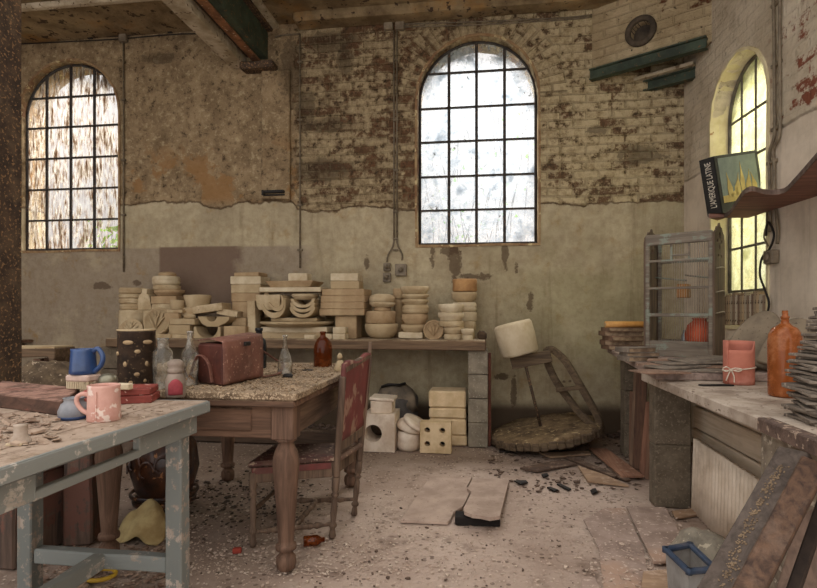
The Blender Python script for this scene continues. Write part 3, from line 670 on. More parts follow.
# block pile on a single leg
stack([('block', 333, 361, 274, 'narrow pale plaster block topping the wide block pile', dict(mat=PLAP, dp=.2)), ('block', 333, 361.5, 281.6, 'narrow plaster block second in the wide block pile', dict(dp=.2)), ('block', 326, 368.5, 289.5, 'wide tan plaster board, first of four in the block pile', dict(mat=PLAT, dp=.3)), ('block', 325, 369, 296, 'wide tan plaster board, second of four in the block pile', dict(mat=PLAT, dp=.3)),
       ('block', 324.5, 368.5, 302.5, 'wide tan plaster board, third of four in the block pile', dict(mat=PLAT, dp=.3)), ('block', 323.5, 369, 309, 'wide tan plaster board, lowest of four in the block pile', dict(mat=PLAT, dp=.3)), ('block', 338, 359.5, 315.5, 'upright plaster block holding up the wide block pile', dict(mat=PLAT, dp=.2))], Y=4.84)
# round stacks
stack([('cap', 369, 395, 294, 'broken yellowish plaster wedge on the round bowl stack'), ('lip', 369, 395.5, 302.5, 'thin plaster lid under the broken wedge'), ('disc', 374, 391, 307, 'narrow plaster collar under the thin lid', dict(mat=PLAT)), ('disc', 365.5, 396, 311, 'broad plaster ring resting on the big bowl', dict(mat=PLAT)), ('bowl', 365, 398, 323.5, 'big rounded plaster bowl mould at the foot of the stack', dict(mat=PLA))], Y=4.80)
stack([('lip', 401, 429, 286.6, 'lipped plaster ring, topmost of the six ring stack'), ('lip', 401.5, 429, 294.3, 'lipped plaster ring, second of the six ring stack'), ('lip', 401.5, 428.5, 299.4, 'thin lipped plaster ring, third of the six ring stack'), ('lens', 402, 429, 304.8, 'split plaster ring, fourth of the six ring stack'),
       ('lip', 401.5, 428, 314, 'plaster ring, fifth of the six ring stack', dict(mat=PLAT)), ('lip', 401, 427, 324.5, 'plaster ring, lowest of the six ring stack'), ('block', 400, 424, 332, 'low plaster block under the six ring stack', dict(dp=.2, mat=PLAP))], Y=4.78)
stack([('disc', 393, 404, 288.5, 'tan plaster disc, upper of a stack hidden behind the ring stack', dict(mat=PLAT)), ('disc', 394, 403.5, 299, 'tan plaster drum standing behind the ring stack', dict(mat=PLAT))], Y=5.0)
stack([('lip', 438, 464, 304, 'plaster ring on top of the front right stack', dict(mat=PLAP)), ('lip', 438, 464, 312.5, 'plaster ring, second of the front right stack', dict(mat=PLAP)), ('disc', 438.5, 464, 321, 'plaster ring, third of the front right stack'), ('lip', 443, 464, 326.5, 'plaster ring, fourth of the front right stack'), ('disc', 444, 463, 334, 'plaster disc at the foot of the front right stack')], Y=4.70, base=339.4)
stack([('cup', 452.5, 477, 279.2, 'orange brown stained plaster pot on top of the tallest right stack', dict(mat=simple('orange_stained_plaster', L(186, 144, 96), L(156, 116, 76), 9, dirt=L(206, 180, 136)))), ('bowl', 451.5, 477, 292, 'plaster bowl under the orange brown pot'), ('lens', 452, 477, 302.5, 'plaster ring, third of the tallest right stack', dict(mat=PLAP)), ('disc', 453, 477, 312, 'plaster ring, fourth of the tallest right stack', dict(mat=PLAP)),
       ('disc', 453, 476, 321, 'plaster ring, fifth of the tallest right stack'), ('disc', 453, 475, 330, 'plaster disc at the foot of the tallest right stack')], Y=4.95)
stack([('lip', 461, 474, 329, 'small lipped plaster cup at the right end of the bench', dict(mat=PLAP)), ('disc', 462.5, 473, 335, 'small round plaster foot under the lipped cup', dict(mat=PLAP))], Y=4.60, base=340.4)

# ------------------------------------------------------------------ under the back bench
WHITE = simple('chalky_block', L(236, 222, 204), L(212, 194, 172), 6, .92, bump=.3, dirt=L(180, 150, 122), dirt_amt=.5)
CREAM = simple('cream_firebrick', L(224, 200, 162), L(196, 170, 130), 7, .92, bump=.4, dirt=L(160, 128, 92), dirt_amt=.5)
GU = 'kiln blocks under the back bench'
def gb(px, py): return fl(px, py)
b = gb(379, 452); Yb = b.y; sc = dep(b) / F
w_ = 31.5 * sc; h_ = 38 * sc
t = thing('kiln_block', 'white square kiln block with a round hole under the bench', 'block', (b.x, Yb + .14, 0), group=GU)
hole = [(-.06 * 0 + .071 * math.cos(2 * PI * k / 24) - 6 * sc, .145 + .071 * math.sin(2 * PI * k / 24)) for k in range(24)]
MB().prism([(-w_ / 2, 0), (w_ / 2, 0), (w_ / 2, h_), (-w_ / 2, h_)], .28, Matrix.Translation((0, .14, 0)) @ RX, holes=[hole]).build('body', WHITE, t)
MB().lathe([(.073, 0), (.073, .25), (.06, .262), (0, .262)], c=(-6 * sc, -.135, .145), rot=(-PI / 2, 0, 0), seg=24, cap=False).build('hole_lining', simple('dark_hole', L(120, 100, 82), L(80, 66, 54), 10), t)  # hole lined in a darker brown than the block
t = thing('kiln_box', 'small white kiln box with a loose lid on the holed block', 'box', (b.x + .01, Yb + .13, h_), rz=.03, group=GU)
hb = 12.5 * sc
MB().box((0, 0, hb / 2), (22 * sc, .2, hb), bev=.005, jit=.003).build('body', WHITE, t)
MB().box((.004, 0, hb + .012), (25 * sc, .22, .022), (0, .05, 0), bev=.004, jit=.002).build('lid', WHITE, t)
b2 = gb(407, 452); r2 = 12 * sc; h2 = 19 * sc
tag(MB().lathe(prof('lens', r2, h2), seg=32, jit=.003).build('kiln_drum', WHITE, loc=(b2.x, Yb + .12, 0)), 'white drum shaped plaster mould on the floor beside the holed block', 'mould', GU)
t = thing('domed_mould', 'white domed round mould split open, tilted on the drum shaped mould', 'mould', (b2.x + .02, Yb + .14, h2 + .01), group=GU, rot=(.12, .28, 0))
MB().lathe([(0, 0), (.115, 0), (.12, .02), (.105, .05), (.07, .075), (0, .085)], seg=32, c=(-.01, 0, .0)).build('dome', WHITE, t); MB().lathe([(.06, 0), (.12, 0), (.125, .015), (.12, .03), (.06, .03)], seg=32, c=(.03, 0, .045), rot=(0, .25, 0)).build('collar', WHITE, t)
b3 = gb(436, 452); w3 = 31 * sc; h3 = 31 * sc
t = thing('four_hole_block', 'cream square block pierced by four round holes standing on the floor', 'block', (b3.x, Yb + .06, 0), rz=.0, group=GU)
hs = []
for ix in (-.26, .22):
    for iz in (.30, .74): hs.append([(ix * w3 + .021 * math.cos(2 * PI * k / 16), iz * h3 + .021 * math.sin(2 * PI * k / 16)) for k in range(16)])
MB().prism([(-w3 / 2, 0), (w3 / 2, 0), (w3 / 2, h3), (-w3 / 2, h3)], .10, Matrix.Translation((0, .05, 0)) @ RX, holes=hs, bev=.004).build('body', CREAM, t)
MB().box((0, .04, h3 / 2), (w3 * .8, .01, h3 * .8), bev=0).build('hole_shade', DARKIRON, t)  # dark sheet set inside so the four holes read as shaded
xs_ = at_y(448, 440, 4.62).x
zc_ = [0, .17, .26, .37, .50, .56]
nm = ['lowest', 'second from the bottom', 'third from the bottom', 'fourth from the bottom', 'topmost']
for i, (y0, y1, xl, xr) in enumerate([(448, 432, 436, 467), (432, 416, 431, 467), (416, 405.5, 430.5, 466.5), (405.5, 388.8, 430, 466)]):
    p0, p1 = at_y((xl + xr) / 2, y0, 4.72), at_y((xl + xr) / 2, y1, 4.72); z0 = 0 if i == 0 else p0.z
    tag(MB().box((0, 0, (p1.z - z0) / 2), ((xr - xl) * dep(p0) / F, .26, p1.z - z0 - .004), bev=.012, jit=.0015, sub=2).build('firebrick_block', CREAM, loc=(p0.x, 4.72, z0), rot=(0, 0, R(-.05, .05))), 'cream firebrick block, %s of the stack beside the pillar' % (nm[i] if i < 3 else 'topmost'), 'block', GU)
t = thing('iron_drum', 'grey sooty drum with a crumpled cover behind the white blocks', 'drum', (at_y(397, 420, 4.95).x, 4.93, 0), group=GU)
MB().lathe([(0, 0), (.19, 0), (.195, .02), (.195, .34), (.185, .36), (0, .36)], seg=36, jit=.006).build('body', simple('sooty_metal', L(96, 90, 84), L(62, 58, 54), 8, .7, bump=.5), t)
MB().lathe([(.197, .22), (.20, .30), (.19, .36), (.15, .43), (.09, .455), (0, .46)], seg=40, jit=.03).build('cover', simple('dusty_tarpaulin', L(136, 120, 100), L(92, 84, 74), 8, .85, bump=.8), t)
MB().tube([(-.12, -.1, .45), (-.06, -.12, .475), (.04, -.1, .47), (.08, -.02, .475)], .012, 7).build('rope', DARKIRON, t)
# ------------------------------------------------------------------ tables, chair and what lies on them
def fin(mb, name, mat, root):               # mesh built in room coordinates, hung under an unrotated thing
    for v in mb.b.verts: v.co -= Vector(root.location)
    return mb.build(name, mat, root)
def cw(r, d, z=0.0): return Vector((CS * r - SN * d, SN * r + CS * d, z))
OAK = wood('dusty_oak_x', L(128, 98, 78), L(80, 60, 47), 0, dust=L(180, 156, 128), dust_amt=.5)
OAKY = wood('dusty_oak_y', L(122, 98, 80), L(78, 61, 49), 1, dust=L(192, 168, 138), dust_amt=.6)
OAKZ = wood('dusty_oak_z', L(126, 98, 80), L(80, 60, 48), 2, dust=L(174, 158, 132), dust_amt=.5)
TOPM = simple('shaving_strewn_top', L(156, 134, 108), L(98, 80, 62), 9, .95, bump=.8, bdist=.01, specks=L(184, 162, 134), speck_scale=120, speck_amt=.52, dirt=L(84, 68, 52), dirt_amt=.6)
DUSTW = L(206, 196, 184)

# --- big oak table
TX0, TX1, TY0, TY1, TZ = -1.78, -.775, 2.19, 3.55, .78
tb = thing('oak_table', 'large dusty oak table with turned legs strewn with wood shavings', 'table', ((TX0 + TX1) / 2, (TY0 + TY1) / 2, 0))
cx_, cy_ = (TX0 + TX1) / 2, (TY0 + TY1) / 2
m = MB()
for i in range(5):
    w_ = (TY1 - TY0) / 5; m.box((cx_, TY0 + w_ * (i + .5), TZ - .015), (TX1 - TX0, w_ - .003, .03), bev=.004, jit=.003, sub=3)
fin(m, 'table_top', [TOPM], tb)
fin(MB().box((cx_, cy_, TZ - .046), (TX1 - TX0 - .02, TY1 - TY0 - .02, .03), bev=.005, jit=.002, sub=3), 'top_moulding', OAK, tb)
LP = [(-.852, 2.285), (-1.69, 2.285), (-.852, 3.45), (-1.69, 3.45)]
prf = [(.0, 0), (.022, 0), (.038, .012), (.044, .035), (.042, .06), (.028, .078), (.026, .088), (.044, .095), (.046, .105), (.044, .115), (.033, .122), (.034, .14), (.050, .36), (.056, .43), (.058, .46), (.056, .49), (.048, .52), (.034, .55), (.034, .56), (.046, .566), (.046, .574), (0, .576)]
for x, y in LP:
    lg = MB().lathe(prf, c=(x, y, 0), seg=28); lg.box((x, y, .651), (.098, .098, .154), bev=.005); fin(lg, 'leg', OAKZ, tb)
fin(MB().bar((LP[1][0], 2.285, .651), (LP[0][0], 2.285, .651), .024, .146, up=(0, 1, 0)) if False else MB().box((cx_, 2.275, .648), (.74, .026, .148), bev=.004), 'apron', OAK, tb)
fin(MB().box((cx_, 2.262, .655), (.56, .02, .10), bev=.005), 'drawer_front', OAK, tb)
fin(MB().box((cx_, 3.46, .648), (.74, .026, .148), bev=.004), 'apron', OAK, tb)
for x in (-.842, -1.70): fin(MB().box((x, 2.867, .648), (.026, 1.07, .148), bev=.004), 'apron', OAKY, tb)

# --- grey painted work table
GREY = wood('worn_grey_paint_y', L(212, 206, 196), L(158, 146, 132), 1, paint=L(134, 136, 130), paint_amt=.54, paint_scale=14)
GREYX = wood('worn_grey_paint_x', L(212, 206, 196), L(158, 146, 132), 0, paint=L(134, 138, 134), paint_amt=.55, paint_scale=14)
GREYZ = wood('worn_grey_paint_z', L(200, 186, 172), L(150, 136, 122), 2, paint=L(124, 127, 122), paint_amt=.52, paint_scale=22)
GTOP = wood('dusty_work_top', L(150, 128, 106), L(104, 86, 70), 1, dust=L(170, 150, 132), dust_amt=.55)
GX0, GX1, GY0, GY1, GZ = -1.93, -1.095, .45, 2.06, .765
gt_ = thing('work_table', 'grey painted work table with chipped legs and an open drawer slot', 'table', ((GX0 + GX1) / 2, (GY0 + GY1) / 2, 0))
m = MB()
for i in range(6):
    w_ = (GX1 - GX0) / 6; m.box((GX0 + w_ * (i + .5), (GY0 + GY1) / 2, GZ - .02), (w_ - .002, GY1 - GY0, .04), bev=.003, jit=.002, sub=3)
fin(m, 'table_top', GTOP, gt_)
fin(MB().box((GX1 + .006, (GY0 + GY1) / 2, GZ - .021), (.014, GY1 - GY0, .042), bev=.004, jit=.003, sub=6), 'edge_strip', GREY, gt_)
fin(MB().box(((GX0 + GX1) / 2, GY1 + .006, GZ - .021), (GX1 - GX0, .014, .042), bev=.004, jit=.003, sub=6), 'edge_strip', GREYX, gt_)
for x, y in ((-1.178, 1.985), (-1.815, 1.985), (-1.815, .62), (-1.178, .62)):
    fin(MB().box((x, y, .362), (.066, .066, .724), bev=.005, jit=.003, sub=5), 'leg', GREYZ, gt_)
AX = -1.135
yA = lambda px: (lambda r: AX * r.y / r.x)(ray(px, 400))
fin(MB().box((AX, (yA(136) + 2.03) / 2, .685), (.026, 2.03 - yA(136), .082), bev=.003), 'side_apron', GREY, gt_)
fin(MB().box((AX, (yA(32) + .58) / 2, .685), (.026, yA(32) - .58, .082), bev=.003), 'side_apron', GREY, gt_)
fin(MB().box((AX + .001, (yA(136) + yA(32)) / 2, .655), (.026, yA(136) - yA(32) + .02, .026), bev=.003), 'drawer_rail', GREY, gt_)
fin(MB().box(((GX0 + GX1) / 2, 2.0, .685), (.62, .026, .082), bev=.003), 'side_apron', GREYX, gt_)
fin(MB().box((-1.86, 1.3, .685), (.026, 1.3, .082), bev=.003), 'side_apron', GREY, gt_)
fin(MB().box((-1.31, 1.93, .68), (.28, .14, .075), bev=.004), 'drawer_runner', wood('reddish_drawer_wood', L(140, 84, 66), L(100, 60, 48), 0), gt_)
fin(MB().box((-1.495, 1.985, .145), (.57, .05, .06), bev=.006, jit=.003, sub=3), 'stretcher', GREYX, gt_)
fin(MB().box((-1.495, 1.30, .145), (.05, 1.33, .06), bev=.006, jit=.003, sub=3), 'stretcher', GREY, gt_)
fin(MB().box((-1.495, .62, .145), (.57, .05, .06), bev=.006), 'stretcher', GREYX, gt_)

# --- chair with red leather
RED = simple('worn_red_leather', L(122, 64, 60), L(92, 54, 50), 5, .7, bump=.4, specks=L(150, 118, 100), speck_scale=11, speck_amt=.57, dirt=L(112, 90, 78), dirt_amt=.97, stretch=(1, 1, .5))
SEATL = simple('dusty_dark_leather', L(122, 98, 84), L(84, 64, 56), 8, .8, bump=.5, specks=L(168, 144, 122), speck_scale=40, speck_amt=.58, dirt=L(112, 50, 50), dirt_amt=.6)
CHW = wood('grey_chair_wood', L(124, 102, 84), L(76, 60, 50), 2, dust=L(180, 160, 138), dust_amt=.4)
NB, NF = cw(-.379, 2.72), cw(-.742, 2.62); FB, FF = cw(-.300, 3.02), cw(-.70, 2.99)
ch = thing('dining_chair', 'old wooden chair with torn red leather back standing by the oak table', 'chair', cw(-.53, 2.83))
sz = .385
def turned(a, b, name='leg', r=.017):
    a, b = Vector(a), Vector(b); h = (b - a).length
    M = (b - a).to_track_quat('Z', 'Y').to_matrix().to_4x4(); M.translation = a
    p = [(0, 0), (r * .7, 0), (r, h * .04), (r * .8, h * .12), (r * .65, h * .16), (r * 1.15, h * .2), (r * 1.15, h * .22), (r * .7, h * .26), (r * .95, h * .45), (r * .8, h * .62), (r * .6, h * .66), (r * 1.1, h * .7), (r * 1.1, h * .72), (r * .7, h * .75), (r * 1.05, h * .8), (r * 1.1, h), (0, h)]
    fin(MB().lathe(p, rot=M, seg=16), name, CHW, ch)
up = Vector((0, 0, 1))
turned(NF, NF + Vector((0, 0, sz - .03))); turned(FF, FF + Vector((0, 0, sz - .03)))
bk = (NB - NF).normalized()
tN, tF = NB + bk * .055 + up * .80, FB + bk * .085 + up * .88
def at_post(a, top, z): return a + (top - a) * (z / top.z)
for a, top in ((NB, tN), (FB, tF)):
    k = at_post(a, top, .30); turned(a, k, 'leg', .018)
    fin(MB().bar(k, top, .036, .032, up=(bk.x, bk.y, 0), bev=.006, jit=.003), 'back_post', CHW, ch)
def sw(p, z, d=0): return Vector((p.x, p.y, z)) + bk * d
q = [sw(NF, sz - .022, -.03), sw(at_post(NB, tN, .38), sz - .022, .02), sw(at_post(FB, tF, .38), sz - .022, .02), sw(FF, sz - .022, -.03)]
o0 = q[0]; mbx = MB()
mbx.prism([(p.x, p.y) for p in q], .03, Matrix.Translation((0, 0, sz - .012)), bev=.01); fin(mbx, 'seat', SEATL, ch)
for a, b in ((NF, NB), (NF, FF), (FF, FB), (NB, FB)):
    fin(MB().bar(sw(a, sz - .045), sw(b, sz - .045), .022, .07, bev=.004), 'seat_rail', CHW, ch)
fin(MB().bar(sw(NF, sz - .022, .0) - Vector((.0, .013, 0)), sw(NB, sz - .022) - Vector((0, .013, 0)), .006, .03, bev=.001), 'leather_edge', RED, ch)
bp = MB(); zb0, zb1 = .47, .86
def back(u, v):
    z0 = zb0 + (zb1 - zb0) * v
    a, b = NB + (tN - NB) * (z0 / tN.z), FB + (tF - FB) * ((z0 + .03) / tF.z)
    p = a.lerp(b, u); p.z += .012 * math.sin(u * 9) * (v > .9) + .03 * u * 0; return p - bk * .012
bp.grid(back, 8, 14, .022); fin(bp, 'backrest', RED, ch)
fin(MB().bar(at_post(NB, tN, .45), at_post(FB, tF, .47), .028, .05), 'lower_back_rail', CHW, ch)
fin(MB().bar(at_post(NB, tN, .85) - up * .02, at_post(FB, tF, .90) - up * .02, .024, .03, jit=.003), 'top_rail', CHW, ch)
fin(MB().bar(at_post(FB, tF, .84), at_post(FB, tF, .955) , .012, .02), 'splinter', CHW, ch)
def turned_bar(a, b, r=.014):
    p = [a.lerp(b, s) for s in (0, .12, .2, .24, .28, .4, .5, .6, .72, .76, .8, .88, 1)]; fin(MB().tube(p, [r * k for k in (.7, .7, 1.2, .7, 1.2, .8, 1.1, .8, 1.2, .7, 1.2, .7, .7)], 10), 'stretcher', CHW, ch)
turned_bar(NF + up * .07, NB + up * .07); turned_bar(FF + up * .09, FB + up * .09)
turned_bar((NF + NB) / 2 + up * .07, (FF + FB) / 2 + up * .09); turned_bar(NF + up * .17, FF + up * .17, .011)

# --- glass and vessels
def glass(name, col, rough=.06, trans=.92, film=None, amt=.4):
    t = NT(name); n = t.noise(9, 6, .7)
    c = t.mix(t.math('MULTIPLY', t.step(n, .45, .7), amt), col, film or L(200, 180, 150)) if film or amt else col
    tr = t.math('SUBTRACT', trans, t.math('MULTIPLY', t.step(n, .45, .7), .55 * (amt > 0)))
    return t.done(c, rough, None, 0, **{'Transmission Weight': tr, 'IOR': 1.3, 'spec': .5})
CLEAR = glass('dusty_clear_glass', L(236, 232, 222), .06, .96, L(200, 184, 160), .35)
AMBER = glass('amber_glass', L(200, 92, 22), .08, .75, L(190, 120, 62), .5)
AMBERD = glass('dark_amber_glass', L(122, 56, 20), .08, .7, L(120, 74, 40), .5)
BLACKG = glass('black_glass', L(40, 42, 46), .1, .3, L(86, 80, 74), .4)
CERB = simple('blue_glaze', L(44, 74, 122), L(34, 58, 98), 10, .28, bump=.1, spec=.6)
PINK = simple('pink_terracotta', L(212, 168, 154), L(194, 144, 130), 9, .85, bump=.3, specks=L(226, 206, 194), speck_scale=18, speck_amt=.53, dirt=L(228, 204, 192), dirt_amt=.9)
GZ_ = GZ
def bottle(name, label, px, py, z, prof_px, mat, liquid=None, cat='bottle', group=None, extra=None):
    """prof_px: (half width, height) pairs in photograph pixels, from the base up; made hollow"""
    p = at_z(px, py, z); s = dep(p) / F
    t = thing(name, label, cat, p, group=group)
    pr = [(r * s, h * s) for r, h in prof_px]; th = .0025
    inner = [(max(r - th, .001), max(h, .006)) for r, h in pr[::-1]]
    MB().lathe([(0, 0)] + pr + inner + [(0, .006)], seg=32).build('body', mat, t)
    if liquid: MB().lathe([(0, .007)] + [(max(r * s - .004, .001), max(h * s, .007)) for r, h in prof_px if h <= liquid[0]] + [(0, liquid[0] * s)], seg=28).build('residue', liquid[1], t)
    return t, s
bk_jar = at_z(136.5, 386, TZ); s = dep(bk_jar) / F
t = thing('slip_pot', 'tall dark brown pot with cream slip spots on the oak table corner', 'pot', bk_jar)
r0 = 17.3 * s; H_ = 55.5 * s
MB().lathe([(0, 0), (r0 * .95, 0), (r0, .01), (r0 * 1.0, H_ - .006), (r0 * 1.02, H_ - .004), (r0 * 1.02, H_), (r0 * .9, H_), (r0 * .88, .02), (0, .015)], seg=40, jit=.003).build('body', simple('dark_mottled_glaze', L(70, 54, 42), L(42, 33, 27), 16, .5, bump=.5, specks=L(112, 92, 70), speck_scale=70, speck_amt=.6), t)
MB().lathe([(r0 * .92, H_ - .001), (r0 * 1.03, H_ - .001), (r0 * 1.03, H_ + .006), (r0 * .92, H_ + .006)], seg=40).build('rim', PLA, t)
for ang, zz, ew, eh in [(-.45, .80, .030, .012), (.62, .80, .030, .012), (.05, .64, .016, .011), (-.62, .42, .011, .015), (.55, .42, .011, .015), (.02, .24, .016, .011), (-.3, .1, .012, .010), (.45, .12, .01, .01), (1.2, .6, .02, .012), (-1.3, .6, .02, .012)]:
    a = math.atan2(-bk_jar.y, -bk_jar.x) + ang; n = Vector((math.cos(a), math.sin(a), 0)); q = Matrix.Translation(n * (r0 * 1.0) + Vector((0, 0, zz * H_))) @ n.to_track_quat('Z', 'Y').to_matrix().to_4x4()
    MB().lathe([(0, -.002), (1, -.002), (.9, .002), (0, .0035)], rot=q @ Matrix.Diagonal((ew * .82, eh * .85, 1, 1)), seg=14).build('slip_spot', PLAT, t)
bottle('glass_bottle', 'wide mouthed clear bottle between the spotted pot and the shaker', 163, 389, TZ, [(9, 0), (9.4, 1), (9.4, 34), (8.6, 38), (5.2, 42), (5, 49), (5.8, 49.5), (5.8, 51)], CLEAR)
t, s = bottle('glass_bottle', 'clear long necked bottle with amber dregs beside the leather case', 190, 385, TZ, [(7.5, 0), (8, 1), (8, 30), (7, 34), (3.4, 41), (2.6, 46), (2.6, 52), (3.2, 52.2), (3.2, 54)], CLEAR, (9, glass('amber_dregs', L(220, 150, 50), .2, .6, None, 0)))
t, s = bottle('glass_bottle', 'short black glass bottle half hidden behind the leather case', 259, 368, TZ, [(7, 0), (7.4, 1), (7.4, 24), (6.6, 28), (3.2, 31), (3, 37), (3.8, 37.2), (3.8, 40)], BLACKG)
t, s = bottle('glass_bottle', 'slender clear flask with a thin neck on the oak table', 285, 374, TZ, [(7, 0), (7.4, 1), (7, 10), (5.5, 18), (2.6, 26), (2, 31), (2, 37), (2.6, 37.2), (2.6, 39)], CLEAR)
t, s = bottle('glass_bottle', 'brown amber bottle with rounded shoulders standing at the far edge of the oak table', 323, 366.5, TZ, [(8.6, 0), (9.2, 1), (9.2, 18), (8.6, 23), (6, 27.5), (2.8, 30), (2.6, 33), (3.1, 33.2), (3.1, 35)], AMBERD)
p = at_z(340, 371, TZ); s = dep(p) / F
t = thing('small_figurine', 'small dusty plaster figurine beside the brown bottle', 'figurine', p)
MB().lathe([(0, 0), (6 * s, 0), (6.5 * s, 3 * s), (4 * s, 8 * s), (3 * s, 11 * s), (0, 12 * s)], seg=14, jit=.01).build('body', PLA, t)
MB().lathe([(0, 0), (2.4 * s, 1 * s), (2.8 * s, 3.5 * s), (1.6 * s, 6 * s), (0, 6.6 * s)], c=(0, 0, 11 * s), seg=12, jit=.004).build('head', PLA, t)
# leather case
LEA = simple('scuffed_brown_leather', L(128, 86, 72), L(96, 62, 52), 7, .65, bump=.4, specks=L(168, 132, 114), speck_scale=60, speck_amt=.62, dirt=L(150, 120, 104), dirt_amt=.8)
LEAD = simple('dark_brown_leather', L(92, 50, 40), L(62, 36, 30), 7, .55, bump=.4, specks=L(122, 84, 70), speck_scale=60, speck_amt=.64)
c0, c1 = at_z(223, 387, TZ), at_z(258, 379, TZ); c2 = at_z(199, 384, TZ)
t = thing('leather_case', 'scuffed red brown leather case with a flap on the oak table', 'case', c0)
u = (c1 - c0); wv = (c2 - c0); hh = 46 * dep(c0) / F
cc = (u + wv + Vector((0, 0, 0))) / 2
def boxq(mb, o_, a, b, h, bev=.01):
    mb.prism([(o_.x, o_.y), ((o_ + a).x, (o_ + a).y), ((o_ + a + b).x, (o_ + a + b).y), ((o_ + b).x, (o_ + b).y)], h, Matrix.Translation((0, 0, o_.z)), bev=bev)
    return mb
Z0 = Vector((0, 0, 0))
u = u * 1.12; wv = wv * 1.1
boxq(MB(), Z0, u, wv, hh * .93, .012).build('body', LEAD, t)
nrm = Vector((u.y, -u.x, 0)).normalized()
fl_ = MB(); nu = 10
def flap(a, b):
    base = u * (a * 1.02 - .01)
    prof_ = [(.95, 1.00), (.5, 1.05), (.0, .99), (-.03, .80), (-.035, .4), (-.035, .05)]
    k = b * (len(prof_) - 1); i = min(int(k), len(prof_) - 2); f_ = k - i
    d_, z_ = prof_[i][0] + (prof_[i + 1][0] - prof_[i][0]) * f_, prof_[i][1] + (prof_[i + 1][1] - prof_[i][1]) * f_
    return base + wv * d_ + Vector((0, 0, hh * (z_ + .10 * a * max(0, 1 - abs(d_) * .5) * (z_ > .75)))) + nrm * .002
fl_.grid(flap, 8, 20, .005).build('flap', LEA, t)
MB().box((u * .5 + nrm * .02 + Vector((0, 0, hh * .9)))[:], (.05, .012, .02), (0, 0, math.atan2(u.y, u.x)), bev=.003).build('clasp', DARKIRON, t)
sp_ = [u * 1.0 + wv * .5 + Vector((0, 0, hh * .85)), u * 1.3 + wv * .35 + Vector((0, 0, hh * .62)), u * 1.62 + wv * .2 + Vector((0, 0, hh * .35)), u * 1.72 + wv * .05 + Vector((0, 0, .05)), u * 1.45 - wv * .12 + Vector((0, 0, .012)), u * 1.0 - wv * .1 + Vector((0, 0, .010))]
def smooth(pts, n=6):
    out = []
    P = [pts[0]] + list(pts) + [pts[-1]]
    for i in range(1, len(P) - 2):
        a, b, c, d = P[i - 1], P[i], P[i + 1], P[i + 2]
        for k in range(n):
            s_ = k / n; out.append(.5 * ((2 * b) + (c - a) * s_ + (2 * a - 5 * b + 4 * c - d) * s_ ** 2 + (3 * b - a - 3 * c + d) * s_ ** 3))
    out.append(P[-2]); return out
def strap(mb, pts, w, th=.004, side=Vector((0, 1, 0))):
    pts = smooth(pts)
    for a, b in zip(pts, pts[1:]): mb.bar(a, b + (b - a) * .15, w, th, bev=.0008, up=tuple(side.cross(b - a).normalized()))
    return mb
strap(MB(), sp_, .022, side=wv.normalized()).build('shoulder_strap', LEA, t)
hl = [wv * 1.0 + Vector((0, 0, hh * .75)), wv * 1.2 + Vector((0, 0, hh * .60)) - u * .05, wv * 1.32 - u * .1 + Vector((0, 0, hh * .25)), wv * 1.12 - u * .1 + Vector((0, 0, hh * .12)), wv * .75 - u * .12 + Vector((0, 0, hh * .66)), wv * .45 - u * .06 + Vector((0, 0, hh * .52)), wv * .35 - u * .03 + Vector((0, 0, .02))]
strap(MB(), hl, .02, side=u.normalized()).build('side_strap', LEA, t)

# --- things on the grey work table
def quad_z(pts, z): return [at_z(x, y, z) for x, y in pts]
def slabq(name, pts, z, h, mat, label, cat, jit=.003, root=None, bev=.004, group=None):
    q = quad_z(pts, z); c = sum(q, Vector()) / len(q)
    mb = MB().prism([((v - c).x, (v - c).y) for v in q], h, bev=bev, jit=jit)
    o = mb.build(name, mat, loc=c); return tag(o, label, cat, group)
REDW = wood('flaking_red_wood', L(112, 82, 68), L(66, 51, 43), 0, paint=L(128, 80, 68), paint_amt=.42, dust=L(166, 128, 112), dust_amt=.5)
slabq('wooden_box_lid', [(-14, 406), (61, 416.5), (80, 401), (2, 392)], GZ, .052, REDW, 'thick red brown wooden board lying at the left on the grey table', 'board')
REDB = simple('red_paint_box', L(158, 74, 64), L(122, 58, 50), 9, .7, bump=.4, specks=L(206, 170, 156), speck_scale=34, speck_amt=.6, dirt=L(150, 120, 104), dirt_amt=.6)
p = at_z(123, 401, GZ); s = dep(p) / F
def slabz(name, pts, z, h, mat, label, cat): return slabq(name, pts, z, h, mat, label, cat)
TQ = [(84, 406), (152, 403), (160, 397.5), (96, 398)]
slabz('paint_tray', TQ, GZ, .030, REDB, 'lower flat red tray near the far edge of the grey table', 'tray')
o = slabz('paint_tray', TQ, GZ, .026, REDB, 'upper flat red tray stacked on the lower one beside the pink mug', 'tray'); o.location.z += .031; o.location.x -= .006
zt = GZ + .058
p = at_z(80, 388.5, zt); s = dep(p) / F
t = thing('scrubbing_brush', 'whitish block scrubbing brush with worn bristles carrying the blue mug', 'brush', p + Vector((0, .02, 0)), rz=-.06)
MB().box((0, 0, .040), (27 * s, .075, .026), bev=.006).build('wooden_block', simple('washed_brush_wood', L(206, 182, 168), L(180, 154, 140), 9), t)
m = MB()
for i in range(13):
    for j in range(5): m.bar((-.046 + .0077 * i, -.03 + .015 * j, .0), (-.046 + .0077 * i + R(-.002, .002), -.03 + .015 * j, .029), .005, .005, bev=0)
m.build('bristles', PLAP, t)
mp = Vector(t.location) + Vector((-.006, .005, .053))
t = thing('blue_mug', 'dark blue glazed mug standing on the scrubbing brush', 'mug', mp)
r_ = .047; h_ = .100
MB().lathe([(0, 0), (r_ * .95, 0), (r_ * 1.06, .006), (r_ * 1.02, .02), (r_ * .92, h_ - .01), (r_ * .95, h_), (r_ * .88, h_), (r_ * .86, h_ - .02), (r_ * .95, .012), (0, .01)], seg=40).build('body', CERB, t)
